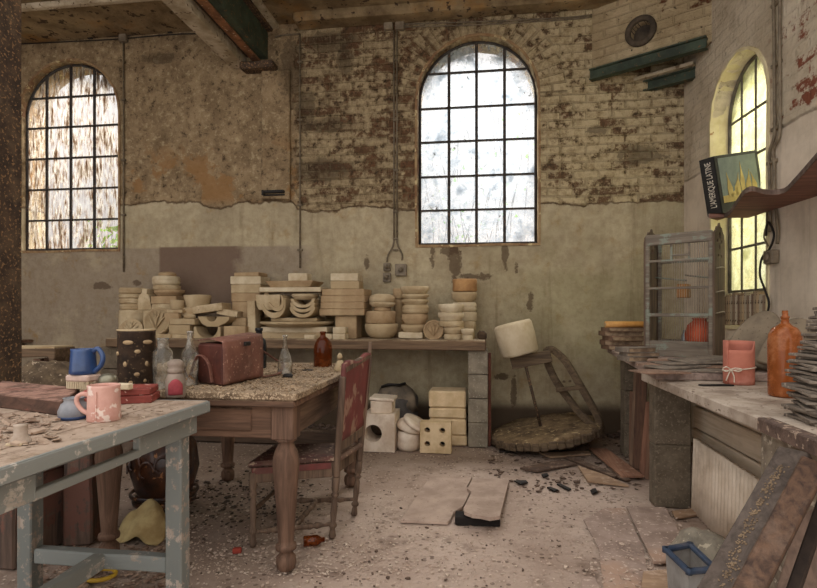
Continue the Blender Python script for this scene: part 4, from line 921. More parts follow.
MB().tube(smooth([Vector((r_ * .88, 0, h_ * .90)), Vector((r_ * 1.35, 0, h_ * 1.0)), Vector((r_ * 1.78, 0, h_ * .72)), Vector((r_ * 1.62, 0, h_ * .36)), Vector((r_ * 1.0, 0, h_ * .1))]), .0095, 10).build('handle', CERB, t)
p = at_z(108, 387.5, zt); s = dep(p) / F
MBt = MB().lathe([(0, 0), (7 * s, 0), (8.5 * s, 3 * s), (9.2 * s, 7 * s), (8 * s, 11 * s), (5 * s, 13.5 * s), (0, 14.5 * s)], seg=28)
tag(MBt.build('metal_lid', simple('tarnished_tin', L(150, 146, 128), L(116, 110, 92), 8, .4, metal=.7), loc=p), 'rounded tarnished metal lid beside the blue mug', 'lid')
tag(MB().box((0, 0, .012), (.06, .03, .024), bev=.004).build('paper_label', PLAP, loc=at_z(124, 389.5, zt)), 'small white card box on the upper red tray', 'box')
p = at_z(104, 420, GZ); s = dep(p) / F
t = thing('pink_jug', 'pale pink terracotta mug with a looped handle on the grey table', 'mug', p)
MB().lathe([(0, 0), (14.8 * s, 0), (15.4 * s, 1.2 * s), (15, 10 * s) if False else (15 * s, 10 * s), (14.6 * s, 33 * s), (15 * s, 35 * s), (14 * s, 35.4 * s), (13.4 * s, 33 * s), (13.4 * s, 3 * s), (0, 2.5 * s)], seg=40, jit=.001).build('body', PINK, t)
e = lambda x, z: Vector((x * s * CS, x * s * SN, z * s))
MB().tube(smooth([e(-14.4, 24.5), e(-21, 26), e(-26.5, 23), e(-27, 17), e(-22, 10), e(-14.6, 6)]), [.0075] * 31, 10).build('handle', PINK, t)
MB().box((.01, -15 * s, 16 * s), (.003, .006, 28 * s), bev=.001).build('seam', PINK, t)
p = at_z(74, 418.5, GZ); s = dep(p) / F
t = thing('ink_pot', 'small round grey pot with a blue band next to the pink mug', 'pot', p)
MB().lathe([(0, 0), (12 * s, 0), (14 * s, 4 * s), (14.2 * s, 8 * s), (11.5 * s, 15 * s), (9 * s, 17 * s), (9 * s, 20 * s), (10 * s, 21 * s), (8 * s, 21 * s), (7.4 * s, 16 * s), (0, 14 * s)], seg=32).build('body', simple('grey_glaze', L(150, 150, 152), L(118, 120, 126), 9, .4), t)
MB().lathe([(0, -.0005), (12.3 * s, -.0005), (13.3 * s, 1.6 * s), (13.9 * s, 3.4 * s), (12, 3.4 * s) if False else (12 * s, 3.4 * s)], seg=32).build('blue_band', CERB, t)
p = at_z(21, 443.5, GZ); s = dep(p) / F
t = thing('plaster_spool', 'small whitish plaster spool with a flared foot at the left front of the grey table', 'spool', p)
MB().lathe([(0, 0), (9.5 * s, 0), (10 * s, 2 * s), (8 * s, 5 * s), (6.2 * s, 8 * s), (6 * s, 17 * s), (6.6 * s, 19 * s), (0, 19.5 * s)], seg=24, jit=.0015).build('body', simple('greyish_plaster', L(182, 166, 150), L(150, 132, 116), 12), t)
MB().box((2 * s, -9 * s, .004), (15 * s, 7 * s, .008), (0, 0, .2), bev=.002, jit=.002).build('paper_base', PLAP, t)
p = at_z(175.5, 397, GZ); s = dep(p) / F
t = thing('salt_shaker', 'grey lidded salt shaker with a red label at the end of the grey table', 'shaker', p)
SH = simple('dusty_ceramic', L(150, 134, 120), L(116, 102, 90), 12, .6)
MB().lathe([(0, 0), (9 * s, 0), (9.6 * s, 2 * s), (9.4 * s, 17 * s), (8 * s, 21 * s), (6.6 * s, 24 * s), (0, 24 * s)], seg=32).build('body', SH, t)
MB().lathe([(0, 0), (7 * s, 0), (7.6 * s, 2 * s), (7.6 * s, 4 * s), (6.4 * s, 5.5 * s), (7.8 * s, 8 * s), (7.4 * s, 11 * s), (4.6 * s, 13.4 * s), (0, 14 * s)], c=(0, 0, 24 * s), seg=32).build('lid', SH, t)
lb = MB(); CA = math.atan2(-p.y, -p.x)
lb.grid(lambda a, b: Vector(((9.95 - max(0, b - .8) * 3) * s * math.cos(CA + (a - .5) * 1.5), (9.95 - max(0, b - .8) * 3) * s * math.sin(CA + (a - .5) * 1.5), (3 + b * (11 + 5 * math.sin(a * PI))) * s)), 12, 6, .0006)
lb.build('red_label', simple('red_label', L(160, 72, 78), L(136, 56, 62), 12), t)
slabz('lath', [(5, 421), (58, 413), (60, 415.5), (10, 425)], GZ, .006, PLA, 'thin pale lath along the front of the red brown board', 'lath') if False else None
def flakes(name, n, place, size, mat, label, cat, flat=.3, kind='stuff'):
    m = MB()
    for i in range(n):
        c = place(); s_ = R(*size); pts = [(s_ * math.cos(a + R(-.3, .3)) * R(.5, 1), s_ * math.sin(a + R(-.3, .3)) * R(.4, .9)) for a in [2 * PI * k / 5 for k in range(5)]]
        M = Matrix.Translation(c) @ euler((R(-flat, flat), R(-flat, flat), R(0, 6)))
        m.prism(pts, s_ * R(.08, .35), M)
    return tag(m.build(name, mat), label, cat, None, kind)
def pl_grey():
    q = at_z(R(-5, 58), R(414, 446), GZ); q.z += R(.0, .006); return q
flakes('plaster_flakes', 70, pl_grey, (.006, .03), simple('pale_flakes', L(178, 156, 136), L(138, 116, 100), 12), 'broken pale plaster flakes heaped at the left of the grey table', 'plaster flakes', .5)
def pl_grey2(): return Vector((R(GX0 + .3, GX1 - .02), R(1.1, GY1 - .02), GZ + R(0, .002)))
flakes('paint_flakes', 260, pl_grey2, (.003, .011), simple('grey_flakes', L(186, 168, 148), L(150, 130, 112), 12), 'small paint flakes sprinkled over the grey table top', 'flakes', .3)
def pl_oak(): 
    return Vector((R(TX0 + .25, TX1 - .015), R(TY0 + .015, TY1 - .02), TZ + R(0, .003)))
flakes('wood_shavings', 1500, pl_oak, (.003, .011), simple('wood_shavings', L(172, 148, 118), L(112, 92, 72), 25), 'wood shavings and crumbs spread all over the oak table', 'wood shavings', .8)
tag(MB().lathe([(0, 0), (.018, 0), (.022, .008), (.016, .018), (0, .02)], seg=14, jit=.006, sx=1.4).build('coal_lump', DARKIRON, loc=at_z(288, 377.5, TZ)), 'small black lump on the oak table below the slender flask', 'lump')
tag(MB().lathe([(0, 0), (.022, 0), (.024, .004), (0, .007)], seg=14, jit=.005, sx=1.6).build('dark_chip', DARKIRON, loc=at_z(307, 370.5, TZ)), 'dark flat chip among the shavings in front of the brown bottle', 'chip')

# --- the left background and under the tables
POSTX = at_d(20, 400, 2.95)
t = thing('steel_column', 'rusty riveted steel column at the left edge', 'column', (POSTX.x - .150, POSTX.y, 0))
MB().box((-.0, 0, 1.98), (.012, .14, 3.96), bev=.002).build('web', RUST, t)
for sx in (-1, 1): MB().box((sx * .078, 0, 1.98), (.014, .16, 3.96), bev=.003, jit=.002, sub=12).build('flange', RUST, t)
for sx in (-1, 1): MB().box((sx * .045, -.0, 1.98), (.05, .03, 3.96), bev=.003).build('angle_iron', RUST, t)
m = MB()
for k in range(33): m.lathe([(.012, -.002), (.011, .005), (.006, .009), (0, .010)], c=(.045, -.015, .12 + .12 * k), rot=(PI / 2, 0, 0), seg=10)
m.build('rivets', RUST, t)
# old bench with a rounded end behind the column
Yk = 3.55
a = at_y(0, 352.5, Yk); b = at_y(55, 351.5, Yk); s = dep(b) / F
t = thing('wooden_trestle', 'old wooden trestle with a pale worn top edge and rounded end at the left', 'trestle', (b.x - .25, Yk + .1, 0))
zz = [at_y(40, y, Yk).z for y in (348, 351, 358)]
pf = [(-.55, zz[2] - .02), (.19, zz[2] + .01), (.20, zz[2] - .035), (.225, zz[2] - .045), (.245, zz[2] + .0), (.25, zz[0]), (-.55, zz[0] - .02)]
MB().prism(pf, .20, Matrix.Translation((0, .1, 0)) @ RX, bev=.006).build('beam', wood('trestle_wood', L(120, 98, 76), L(78, 62, 48), 0), t)
MB().box((-.15, 0, zz[0] - .003), (.78, .19, .018), (0, -.015, 0), bev=.004).build('worn_top', PLA, t)
for sx in (-.45, .08):
    for sy in (-.07, .07): MB().bar((sx, sy, 0), (sx * .95, sy * .7, zz[2] - .008), .05, .05).build('leg', OAKZ, t)
a = at_y(8, 339, 4.6); 
t = thing('wall_shelf', 'short dark shelf slat on the wall behind the column', 'shelf', (at_y(8, 339, 5.1).x, 5.12, at_y(8, 341, 5.1).z))
MB().box((0, 0, 0), (.42, .15, .03), bev=.004).build('board', OAK, t); MB().box((-.03, .02, -.05), (.30, .1, .03), bev=.004).build('bracket', OAK, t)
p = at_y(48, 372, 3.05)
sk = MB().lathe([(0, 0), (.22, 0), (.26, .12), (.25, .4), (.22, .62), (.17, .74), (.08, .82), (0, .83)], seg=36, jit=.0)
for v in sk.b.verts: v.co += noise.noise_vector(v.co * 5) * .05 + noise.noise_vector(v.co * 14) * .02; v.co.z = max(0, v.co.z)
tag(sk.build('coal_sack', simple('grey_brown_sacking', L(126, 108, 86), L(88, 74, 60), 16, .95, bump=.8, specks=L(196, 176, 150), speck_scale=40, speck_amt=.62), loc=(p.x + .01, 3.05, 0)), 'slumped grey brown sack standing behind the red brown board', 'sack')
# painted chest under the grey table
PAINT = wood('flaking_red_paint', L(120, 98, 84), L(70, 60, 55), 2, paint=L(114, 80, 68), paint_amt=.47, paint_scale=5)
c0 = fl(22, 570); 
t = thing('painted_chest', 'chest with flaking red paint under the left of the grey table', 'chest', (c0.x - .33, c0.y + .20, 0))
MB().box((0, 0, .19), (.60, .42, .38), bev=.01, jit=.004, sub=5).build('body', PAINT, t); MB().box((0, 0, .395), (.63, .45, .03), bev=.008, jit=.003, sub=4).build('lid', PAINT, t)
c1 = fl(67, 550)
MBp = MB().box((0, 0, .26), (.13, .12, .52), bev=.01, jit=.006, sub=6)
tag(MBp.build('painted_post', PAINT, loc=(c1.x, c1.y + .10, 0), rot=(0, 0, .3)), 'short square post with peeling red paint beside the oak table leg', 'post')
t = thing('rubber_ring', 'black ribbed rubber ring resting on the peeling red post', 'ring', (c1.x + .055, c1.y + .12, .52))
m = MB().tube([(.115 * math.cos(a), .105 * math.sin(a), .028) for a in [2 * PI * k / 36 for k in range(36)]], .028, 10, closed=True)
for k in range(36):
    a = 2 * PI * k / 36; m.box((.14 * math.cos(a), .13 * math.sin(a), .028), (.014, .008, .05), (0, 0, a), bev=.002)
m.build('tread', simple('perished_rubber', L(44, 38, 35), L(28, 25, 23), 14, .6, bump=.5), t)
MB().lathe([(0, .01), (.09, .01), (.09, .022), (0, .022)], seg=24).build('disc', simple('dark_web', L(58, 48, 42), L(38, 32, 29), 12), t)
c2 = fl(146, 523)
t = thing('glazed_vase', 'big dark brown glazed vase with lustre curls under the grey table', 'vase', (c2.x - .03, c2.y + .22, 0)); t.scale = (.78, .78, 1.0)
GLZ = simple('brown_lustre_glaze', L(92, 56, 36), L(44, 30, 25), 9, .3, bump=.6, specks=L(170, 118, 74), speck_scale=24, speck_amt=.62, dirt=L(52, 60, 70), dirt_amt=.7, spec=.6)
vz = MB().lathe([(0, 0), (.12, 0), (.14, .03), (.20, .12), (.235, .24), (.22, .36), (.15, .46), (.11, .50), (.13, .54), (.12, .55), (.09, .5), (0, .48)], seg=40)
for v in vz.b.verts: v.co += noise.noise_vector(v.co * 11) * .012 * (v.co.z > .01)
vz.build('body', GLZ, t)
for k in range(5):
    m = MB(); a0 = -PI / 2 - .9 + .45 * k; pts = []
    for i in range(16):
        th_ = i / 15 * 4.6; rr = .07 * (1 - i / 22); z = .25 + rr * math.sin(th_) + .03 * (k % 2); a = a0 + rr * math.cos(th_) / .23
        R_ = .245 - .35 * max(0, abs(z - .24) - .02) ** 1.3 * 2; pts.append(Vector((R_ * math.cos(a), R_ * math.sin(a), z)))
    m.tube(pts, [.014 - .0006 * i for i in range(16)], 8); m.build('lustre_curl', GLZ, t)
m = MB().tube([(.2 * math.cos(a), .2 * math.sin(a), .06) for a in [2 * PI * k / 40 for k in range(40)]], .02, 8, closed=True)
m.tube([(.225 * math.cos(a), .225 * math.sin(a), .10) for a in [2 * PI * k / 40 for k in range(40)]], .012, 8, closed=True); m.build('ribbed_foot', GLZ, t)
c3 = fl(137, 541)
rag = MB()
def ragf(u, v):
    x, y = (u - .5) * .26, (v - .5) * .20; p = Vector((x * 6, y * 6, 2.2)); r2 = max(0, 1 - (x / .13) ** 2 * .8 - (y / .1) ** 2 * .8)
    return Vector((x, y, .004 + min(1, 3 * r2) * (.11 * r2 + .09 * (noise.noise(p * 1.4) + .3) * (.3 + r2) + .035 * noise.noise(p * 3)))) + noise.noise_vector(p * 1.3) * .018 * Vector((1, 1, 0)).length * min(1, .3 + r2)
rag.grid(ragf, 26, 22, .004)
for v in rag.b.verts: v.co.z = max(v.co.z, .003)
tag(rag.build('yellow_cloth', simple('yellowed_cloth', L(196, 176, 126), L(160, 136, 92), 9, .9, bump=.5, dirt=L(140, 104, 72), dirt_amt=.6), loc=(c3.x, c3.y + .06, 0)), 'crumpled yellowish cloth on the floor beside the oak table leg', 'cloth')
c4 = fl(100, 577)
tag(MB().tube([(.062 * math.cos(a), .052 * math.sin(a), .010) for a in [2 * PI * k / 32 for k in range(32)]], .009, 8, closed=True).build('yellow_ring', simple('yellow_plastic', L(206, 170, 56), L(176, 138, 44), 8, .5), loc=c4), 'yellow plastic ring lying on the floor under the grey table', 'ring')
t = thing('brown_bottle', 'small broken brown bottle lying beside the oak table leg', 'bottle', fl(313, 546) + Vector((0, 0, .026)), rot=(0, PI / 2 - .0, .35))
MB().lathe([(0, -.045), (.022, -.045), (.025, -.04), (.025, .02), (.016, .035), (.011, .04), (.011, .055), (0, .055)], seg=20).build('body', AMBERD, t)
tag(MB().box((0, 0, .012), (.04, .025, .024), (0, 0, .3), bev=.004, jit=.003).build('brick_chip', simple('brick_red', L(160, 66, 50), L(128, 52, 42), 12), loc=fl(237, 553)), 'small red brick chip on the floor between the two tables', 'chip')
# ------------------------------------------------------------------ right bench
SLABM = simple('dusty_concrete_slab', L(190, 176, 160), L(150, 134, 118), 7, .92, bump=.4, specks=L(112, 94, 80), speck_scale=40, speck_amt=.62, dirt=L(116, 98, 84), dirt_amt=.6)
CONCL = simple('rough_concrete', L(150, 138, 120), L(116, 104, 90), 14, .95, bump=.9, bdist=.012, specks=L(184, 172, 154), speck_scale=40, speck_amt=.58)
PLANKW = wood('bleached_plank', L(206, 190, 168), L(176, 158, 134), 1)
PLANKZ = wood('brown_plank_z', L(132, 100, 80), L(92, 68, 54), 2)
DGREY = wood('grey_weathered_plank', L(104, 92, 83), L(68, 59, 53), 2, dust=L(128, 112, 98), dust_amt=.35)
RZ = .77
def wallx(y): return RW0 - RWS * y
sl = MB().prism([(.905, 1.50), (wallx(1.5) - .01, 1.50), (wallx(3.36) - .01, 3.36), (.905, 3.36)], .05, Matrix.Translation((0, 0, RZ - .05)), bev=.006)
sb = thing('bench_slab', 'long grey concrete bench slab along the right wall', 'slab', (1.4, 2.4, 0)); fin(sl, 'top', SLABM, sb)
fb_ = MB().prism([(.872, 2.97), (1.86, 2.97), (1.80, 4.93), (1.05, 4.93)], .04, Matrix.Translation((0, 0, RZ + .001)), bev=.005, jit=.002)
tag(fb_.build('bench_board', wood('bench_board_wood', L(168, 148, 136), L(124, 106, 96), 1, dust=L(186, 166, 152), dust_amt=.4)), 'thick greyish board laid over the far end of the concrete bench', 'board')
def post(name, x0, x1, y0, y1, z, label, mat=CONCD, n=3):
    pillar(name, x0, x1, y0, y1, z, label, mat, n, .002)
post('bench_pillar', 1.07, 1.22, 4.42, 4.56, RZ, 'narrow concrete pillar under the far end of the right bench', CONCD)
post('bench_pillar', .965, 1.165, 3.31, 3.42, RZ - .052, 'wide concrete pillar in the middle of the right bench front', CONCD, 2)
post('bench_pillar', .945, 1.14, 1.86, 2.05, RZ - .05, 'rough concrete pillar nearest the leaning planks', CONCL)
# ribbed white panel and stacked boards
rp = MB(); n = 46
pa, pb = Vector((1.165, 3.30, 0)), Vector((1.13, 2.10, 0))
def ribf(u, v):
    p = pa.lerp(pb, u); return Vector((p.x - .012 * abs(math.sin(u * n * 2)) ** .7 + .012 * v, p.y, .002 + .405 * v))
rp.grid(ribf, 150, 2, .016)
tag(rp.build('ribbed_panel', simple('whitewashed_ribs', L(232, 216, 196), L(206, 188, 166), 6, .9, bump=.3, dirt=L(160, 136, 112), dirt_amt=.5)), 'white vertically ribbed panel standing under the right bench', 'panel')
for i in range(5):
    z0 = .025 + .134 * i
    tag(MB().box((1.26 + .004 * i, 2.82, z0 + .064), (.045, 1.40, .128), (0, R(-.01, .01), R(-.004, .004)), bev=.006).build('stacked_board', PLANKW), 'long pale board on edge behind the ribbed panel, %s from the floor' % ['lowest', 'second', 'third', 'fourth', 'fifth'][i], 'board', 'pale boards under the right bench')
tag(MB().box((1.26, 2.8, .012), (.07, 1.1, .024), bev=.003).build('bearer', PLANKW), 'flat pale bearer under the boards on edge', 'bearer')
ga, gb_ = at_z(719, 413, .715), at_z(751, 431, .715)
fin(MB().prism([(1.0, 2.16), (1.0, 2.62), (1.14, 2.34)], .03, Matrix.Translation((0, 0, RZ - .082)), bev=.003), 'wooden_gusset', PLANKW, sb)
# thin boards standing under the far board
for i, (pxt, pyt, pxb, pyb, w_, lab) in enumerate([
        (622, 380, 622, 455, .05, 'dark narrow board standing against the far pillar'), (628, 393, 630, 462, .045, 'short thin lath standing second from the far pillar'),
        (632, 374, 630, 468, .04, 'tall thin batten standing in the middle under the far board'), (637, 374, 636, 472, .075, 'widest brown board standing under the far board'),
        (645, 404, 641, 478, .05, 'short reddish board leaning, second from the wide pillar'), (648, 405, 646, 482, .04, 'short reddish board leaning closest to the wide pillar')]):
    b = fl(pxb, pyb); zt_ = min(RZ - .01, CH + (312 - pyt) * dep(b) / F)
    top = at_d(pxt, pyt, dep(b)); top.z = zt_
    tag(MB().bar(b + Vector((.03, .06, 0)), top + Vector((.06, .10, 0)), w_, .018, up=(.4, 1, 0), bev=.002).build('standing_board', [wood('dark_board_z', L(96, 76, 62), L(64, 51, 43), 2), PLANKZ, wood('mid_board_z', L(140, 112, 90), L(100, 80, 64), 2), wood('umber_board_z', L(112, 82, 64), L(76, 56, 46), 2), wood('reddish_board_z', L(150, 108, 86), L(110, 78, 62), 2), PLANKZ][i]), lab, 'board', 'boards stored under the far bench end')

# --- birdcage
CAGEW = wood('old_cage_wood', L(140, 128, 112), L(100, 90, 80), 0, paint=L(132, 138, 124), paint_amt=.44, dust=L(170, 158, 140), dust_amt=.4)
CAGED = wood('dark_cage_panel', L(112, 92, 76), L(74, 60, 50), 2, paint=L(110, 104, 92), paint_amt=.34)
WIRE = simple('rusty_wire', L(176, 164, 148), L(140, 126, 110), 30, .6)
cbz = RZ + .041
ca = at_z(645.5, 355.5, cbz); cb_ = cw(.5535 * 3.62, 3.62, cbz)
ux = (cb_ - ca); ux.z = 0; cw_ = ux.length; ux.normalize(); uy = Vector((-ux.y, ux.x, 0))
cage = thing('bird_cage', 'tall old wooden birdcage with wire bars standing on the right bench', 'cage', ca, math.atan2(ux.y, ux.x))
CH_ = .85; CD = .30
def cg(mb, name, mat=CAGEW): return mb.build(name, mat, cage)
for x in (.012, cw_ - .012):
    for y in (.012, CD - .012): cg(MB().box((x, y, CH_ / 2), (.026, .026, CH_), bev=.004), 'corner_post')
cg(MB().box((cw_ / 2, .012, .055), (cw_ - .05, .022, .11), bev=.004), 'base_board'); cg(MB().box((cw_ / 2, CD - .012, .055), (cw_ - .05, .02, .11), bev=.004), 'base_board')
cg(MB().box((cw_ / 2, CD / 2, .02), (cw_, CD - .02, .02), bev=.003), 'floor_tray')
cg(MB().box((cw_ / 2, .006, CH_ - .035), (cw_, .024, .075), bev=.005, jit=.002, sub=3), 'top_board'); cg(MB().box((cw_ / 2, CD - .012, CH_ - .02), (cw_, .02, .04), bev=.004), 'top_board')
for z in (.475, .665): cg(MB().box((cw_ / 2, .010, z), (cw_ - .03, .016, .016), bev=.003), 'front_rail'); cg(MB().box((cw_ / 2, CD - .010, z + .01), (cw_ - .03, .014, .014), bev=.003), 'back_rail')
cg(MB().box((cw_ / 2, .010, .288), (cw_ - .03, .018, .024), bev=.003), 'front_rail')
m = MB(); mb2 = MB(); k = 0; x = .035
while x < cw_ - .03:
    m.tube([(x, .010, .11), (x, .010, CH_ - .07)], .0016, 5) if x > cw_ * .40 else None
    mb2.tube([(x, CD - .010, .11), (x, CD - .010, CH_ - .04)], .0018, 5); x += .0155
cg(m, 'front_bars', WIRE); cg(mb2, 'back_bars', WIRE)
# door frame in the front, left bars further apart
for x in (cw_ * .40, cw_ * .66): cg(MB().box((x, .010, .72), (.013, .014, .14), bev=.002), 'door_stile')
cg(MB().box((cw_ * .53, .010, .70), (cw_ * .26, .012, .012), bev=.002), 'door_rail')
def gable(x, name):
    zt = CH_
    q = [(0, .0), (CD, 0), (CD, zt - .05), (CD * .94, zt - .01), (CD * .8, zt + .01), (CD * .72, zt + .035), (CD * .58, zt + .04), (CD * .5, zt + .065), (CD * .42, zt + .04), (CD * .28, zt + .035), (CD * .2, zt + .01), (CD * .06, zt - .01), (0, zt - .05)]
    hs = []
    for (hx, hzz, rr) in ((.5, zt - .02, .022), (.3, zt - .06, .014), (.7, zt - .06, .014), (.5, zt - .10, .018), (.34, zt - .16, .012), (.66, zt - .16, .012)): hs.append([(CD * hx + rr * math.cos(2 * PI * k / 10), hzz + rr * math.sin(2 * PI * k / 10)) for k in range(10)])
    M = Matrix(((0, 0, 1, x), (1, 0, 0, 0), (0, 1, 0, 0), (0, 0, 0, 1)))
    cg(MB().prism(q, .012, M, holes=hs), name, CAGED)
gable(-.013, 'end_panel'); gable(cw_ + .001, 'end_panel')
for z in (.30, .44, .60): cg(MB().tube(smooth([Vector((cw_ + .016, CD * .1, z)), Vector((cw_ + .035, CD * .5, z + .012)), Vector((cw_ + .016, CD * .95, z))]), .004, 6), 'end_wire', WIRE)
cg(MB().tube([(.02, CD * .5, .56), (cw_ * .55, CD * .5, .53)], .006, 8), 'perch'); cg(MB().tube([(cw_ * .5, CD * .6, .57), (cw_ - .02, CD * .6, .54)], .006, 8), 'perch')
cg(MB().box((cw_ * .45, CD * .75, .46), (.075, .09, .10), bev=.006), 'nest_box', wood('honey_wood', L(168, 118, 62), L(128, 88, 48), 2))
fm = cage.matrix_world if False else Matrix.Translation(ca) @ euler((0, 0, math.atan2(ux.y, ux.x)))
def inc(x, y, z): return fm @ Vector((x, y, z))
t = thing('terracotta_pot', 'round orange terracotta pot sitting inside the birdcage', 'pot', inc(cw_ * .74, CD * .5, .031))
MB().lathe([(0, 0), (.05, 0), (.082, .05), (.095, .12), (.08, .185), (.045, .215), (.042, .225), (.055, .235), (.04, .235), (.034, .2), (0, .19)], seg=32).build('body', simple('orange_terracotta', L(196, 92, 58), L(160, 70, 46), 9, .7, dirt=L(206, 150, 120), dirt_amt=.4), t)
tag(MB().box((0, 0, .012), (.13, .05, .024), (0, 0, .2), bev=.004, jit=.002).build('folded_cards', simple('bluish_card', L(176, 198, 196), L(142, 164, 166), 10), loc=inc(cw_ * .50, CD * .97 + .10, .26)), 'pale blue card pack lying behind the birdcage', 'card pack') if False else None
tag(MB().lathe([(0, 0), (.022, 0), (.022, .10), (.010, .13), (.010, .15), (0, .15)], seg=20).build('grey_bottle', simple('greyish_metal', L(140, 140, 140), L(96, 98, 100), 9, .4, metal=.4), loc=inc(cw_ * .50, CD * .55, .031)), 'small grey bottle standing inside the birdcage left of the pot', 'bottle')

# --- things on the far board
ORANGE = simple('orange_roll', L(226, 172, 104), L(202, 142, 76), 9, .8, bump=.4, dirt=L(230, 190, 130), dirt_amt=.4)
SLATE = simple('dusty_slate', L(138, 126, 112), L(100, 90, 80), 9, .85, bump=.5, specks=L(150, 136, 122), speck_scale=40, speck_amt=.6)
SLATEB = simple('brown_slate', L(152, 122, 102), L(112, 90, 76), 9, .85, bump=.5, specks=L(164, 140, 120), speck_scale=40, speck_amt=.6)
PAPER = simple('mouldy_book_block', L(168, 144, 116), L(112, 92, 74), 14, .9, bump=.6, dirt=L(84, 66, 54), dirt_amt=.6)
COVER = simple('mouldy_cover', L(146, 116, 94), L(100, 80, 66), 10, .85, bump=.5, dirt=L(56, 46, 40), dirt_amt=.6)
def book(px, py, z, w, d, h, rz, label, cov=COVER, tilt=(0, 0)):
    p = at_z(px, py, z) if not isinstance(px, Vector) else px
    t = thing('old_book', label, 'book', p, group='mouldy books on the far board', rot=(tilt[0], tilt[1], rz))
    MB().box((0, 0, h / 2), (w - .008, d - .006, h - .006), bev=.002, jit=.003, sub=4).build('pages', PAPER, t)
    m = MB(); m.box((0, 0, .002), (w, d, .004), bev=.001, jit=.002, sub=4); m.box((0, 0, h - .002), (w, d, .004), bev=.001, jit=.002, sub=4); m.box((-w / 2, 0, h / 2), (.004, d, h), bev=.001)
    m.build('cover', cov, t); return t
Zf = RZ + .041
p0 = at_z(629, 352, Zf) + Vector((.055, .22, 0))
names = ['lowest', 'second from the bottom', 'third from the bottom', 'fourth from the bottom', 'topmost']
zz = Zf
for i, (h, dx, dy, rz) in enumerate([(.035, 0, 0, .1), (.04, -.015, .02, .0), (.036, .012, -.01, .2), (.04, -.02, .02, .05), (.03, .0, .0, .12)]):
    book(Vector((p0.x + dx - .02, p0.y + dy + .10, zz)), 0, 0, .30, .20, h, rz, 'swollen mouldy book, %s of the pile at the bench end' % names[i]); zz += h
zt_ = zz
t = thing('paper_roll', 'orange yellow paper roll lying on top of the mouldy book pile', 'roll', (p0.x - .015, p0.y + .07, zt_ + .026), rz=.12)
M90 = Matrix.Rotation(PI / 2, 4, 'Y'); m = MB().lathe([(.014, -.16), (.026, -.16), (.026, .16), (.014, .16)], rot=M90, seg=24); m.build('roll', ORANGE, t)
MB().lathe([(.004, -.161), (.013, -.161), (.013, .161), (.004, .161)], rot=M90, seg=18).build('core', PLAP, t)
zz = Zf
q0 = at_z(634, 361, Zf)
for i, (h, dx, rz) in enumerate([(.03, 0, .3), (.026, .01, .1), (.03, -.012, .4)]):
    book(Vector((q0.x + dx + .03, q0.y + .03, zz)), 0, 0, .20, .14, h, rz, 'small dark mouldy book, %s of the front pile left of the birdcage' % ['lowest', 'middle', 'topmost'][i], SLATE); zz += h
tag(MB().lathe([(0, 0), (.05, 0), (.06, .02), (.04, .05), (0, .06)], seg=16, jit=.02).build('dried_sponge', PAPER, loc=(p0.x + .13, p0.y - .06, zz - .0)), 'lumpy dried brown sponge on the front book pile', 'sponge') if False else None
# loose slates lying over the bench in front of the cage
def slate_shape(w, d, j=.10): return [(sx * w / 2 * R(1 - j, 1 + j * .3), sy * d / 2 * R(1 - j, 1 + j * .3)) for sx, sy in ((-1, -1), (-.3, -1.03), (.4, -.97), (1, -1), (1.03, 0), (1, 1), (.2, 1.03), (-1, 1), (-1.02, .1))]
lay = [(660, 372, 'brown', .26, .18, .3, 0), (690, 370, 'grey', .34, .2, -.1, 0), (716, 370, 'grey', .3, .2, .2, 0), (676, 366, 'grey', .3, .2, .5, 1), (705, 364, 'grey', .34, .2, .05, 1), (724, 366, 'brown', .26, .18, -.2, 1), (655, 364, 'brown', .18, .13, .8, 1),
       (690, 362, 'grey', .36, .2, .2, 2), (716, 360, 'brown', .3, .18, -.05, 2), (668, 360, 'brown', .22, .14, -.4, 2), (735, 362, 'grey', .28, .2, .1, 2), (700, 359, 'grey', .3, .18, .35, 3), (722, 357, 'grey', .26, .18, -.3, 3)]
ordn = ['first', 'second', 'third', 'fourth', 'fifth', 'sixth', 'seventh', 'eighth', 'ninth', 'tenth', 'eleventh', 'twelfth', 'thirteenth', 'fourteenth', 'fifteenth', 'sixteenth', 'seventeenth', 'eighteenth', 'nineteenth', 'twentieth', 'twenty first', 'twenty second', 'twenty third', 'twenty fourth', 'twenty fifth', 'twenty sixth', 'twenty seventh', 'twenty eighth', 'twenty ninth', 'thirtieth', 'thirty first', 'thirty second', 'thirty third', 'thirty fourth', 'thirty fifth', 'thirty sixth']
tier = ['bottom layer', 'second layer', 'third layer', 'top layer']
cnt = {}
for i, (px, py, c, w_, d_, rz, ly) in enumerate(sorted(lay, key=lambda r: (r[6], r[0]))):
    p = at_z(px, py, RZ + .045 + .014 * ly); cnt[ly] = cnt.get(ly, 0) + 1
    o = MB().prism(slate_shape(w_, d_), .009, bev=.002, jit=.003).build('roof_slate', SLATE if c == 'grey' else SLATEB, loc=(p.x, p.y, RZ + .0415 + .0125 * ly), rot=(R(-.02, .02), R(-.02, .02), rz))
    tag(o, '%s slate lying before the birdcage, %s from the left in the %s' % (c, ordn[cnt[ly] - 1], tier[ly]), 'slate', 'slates lying on the right bench')
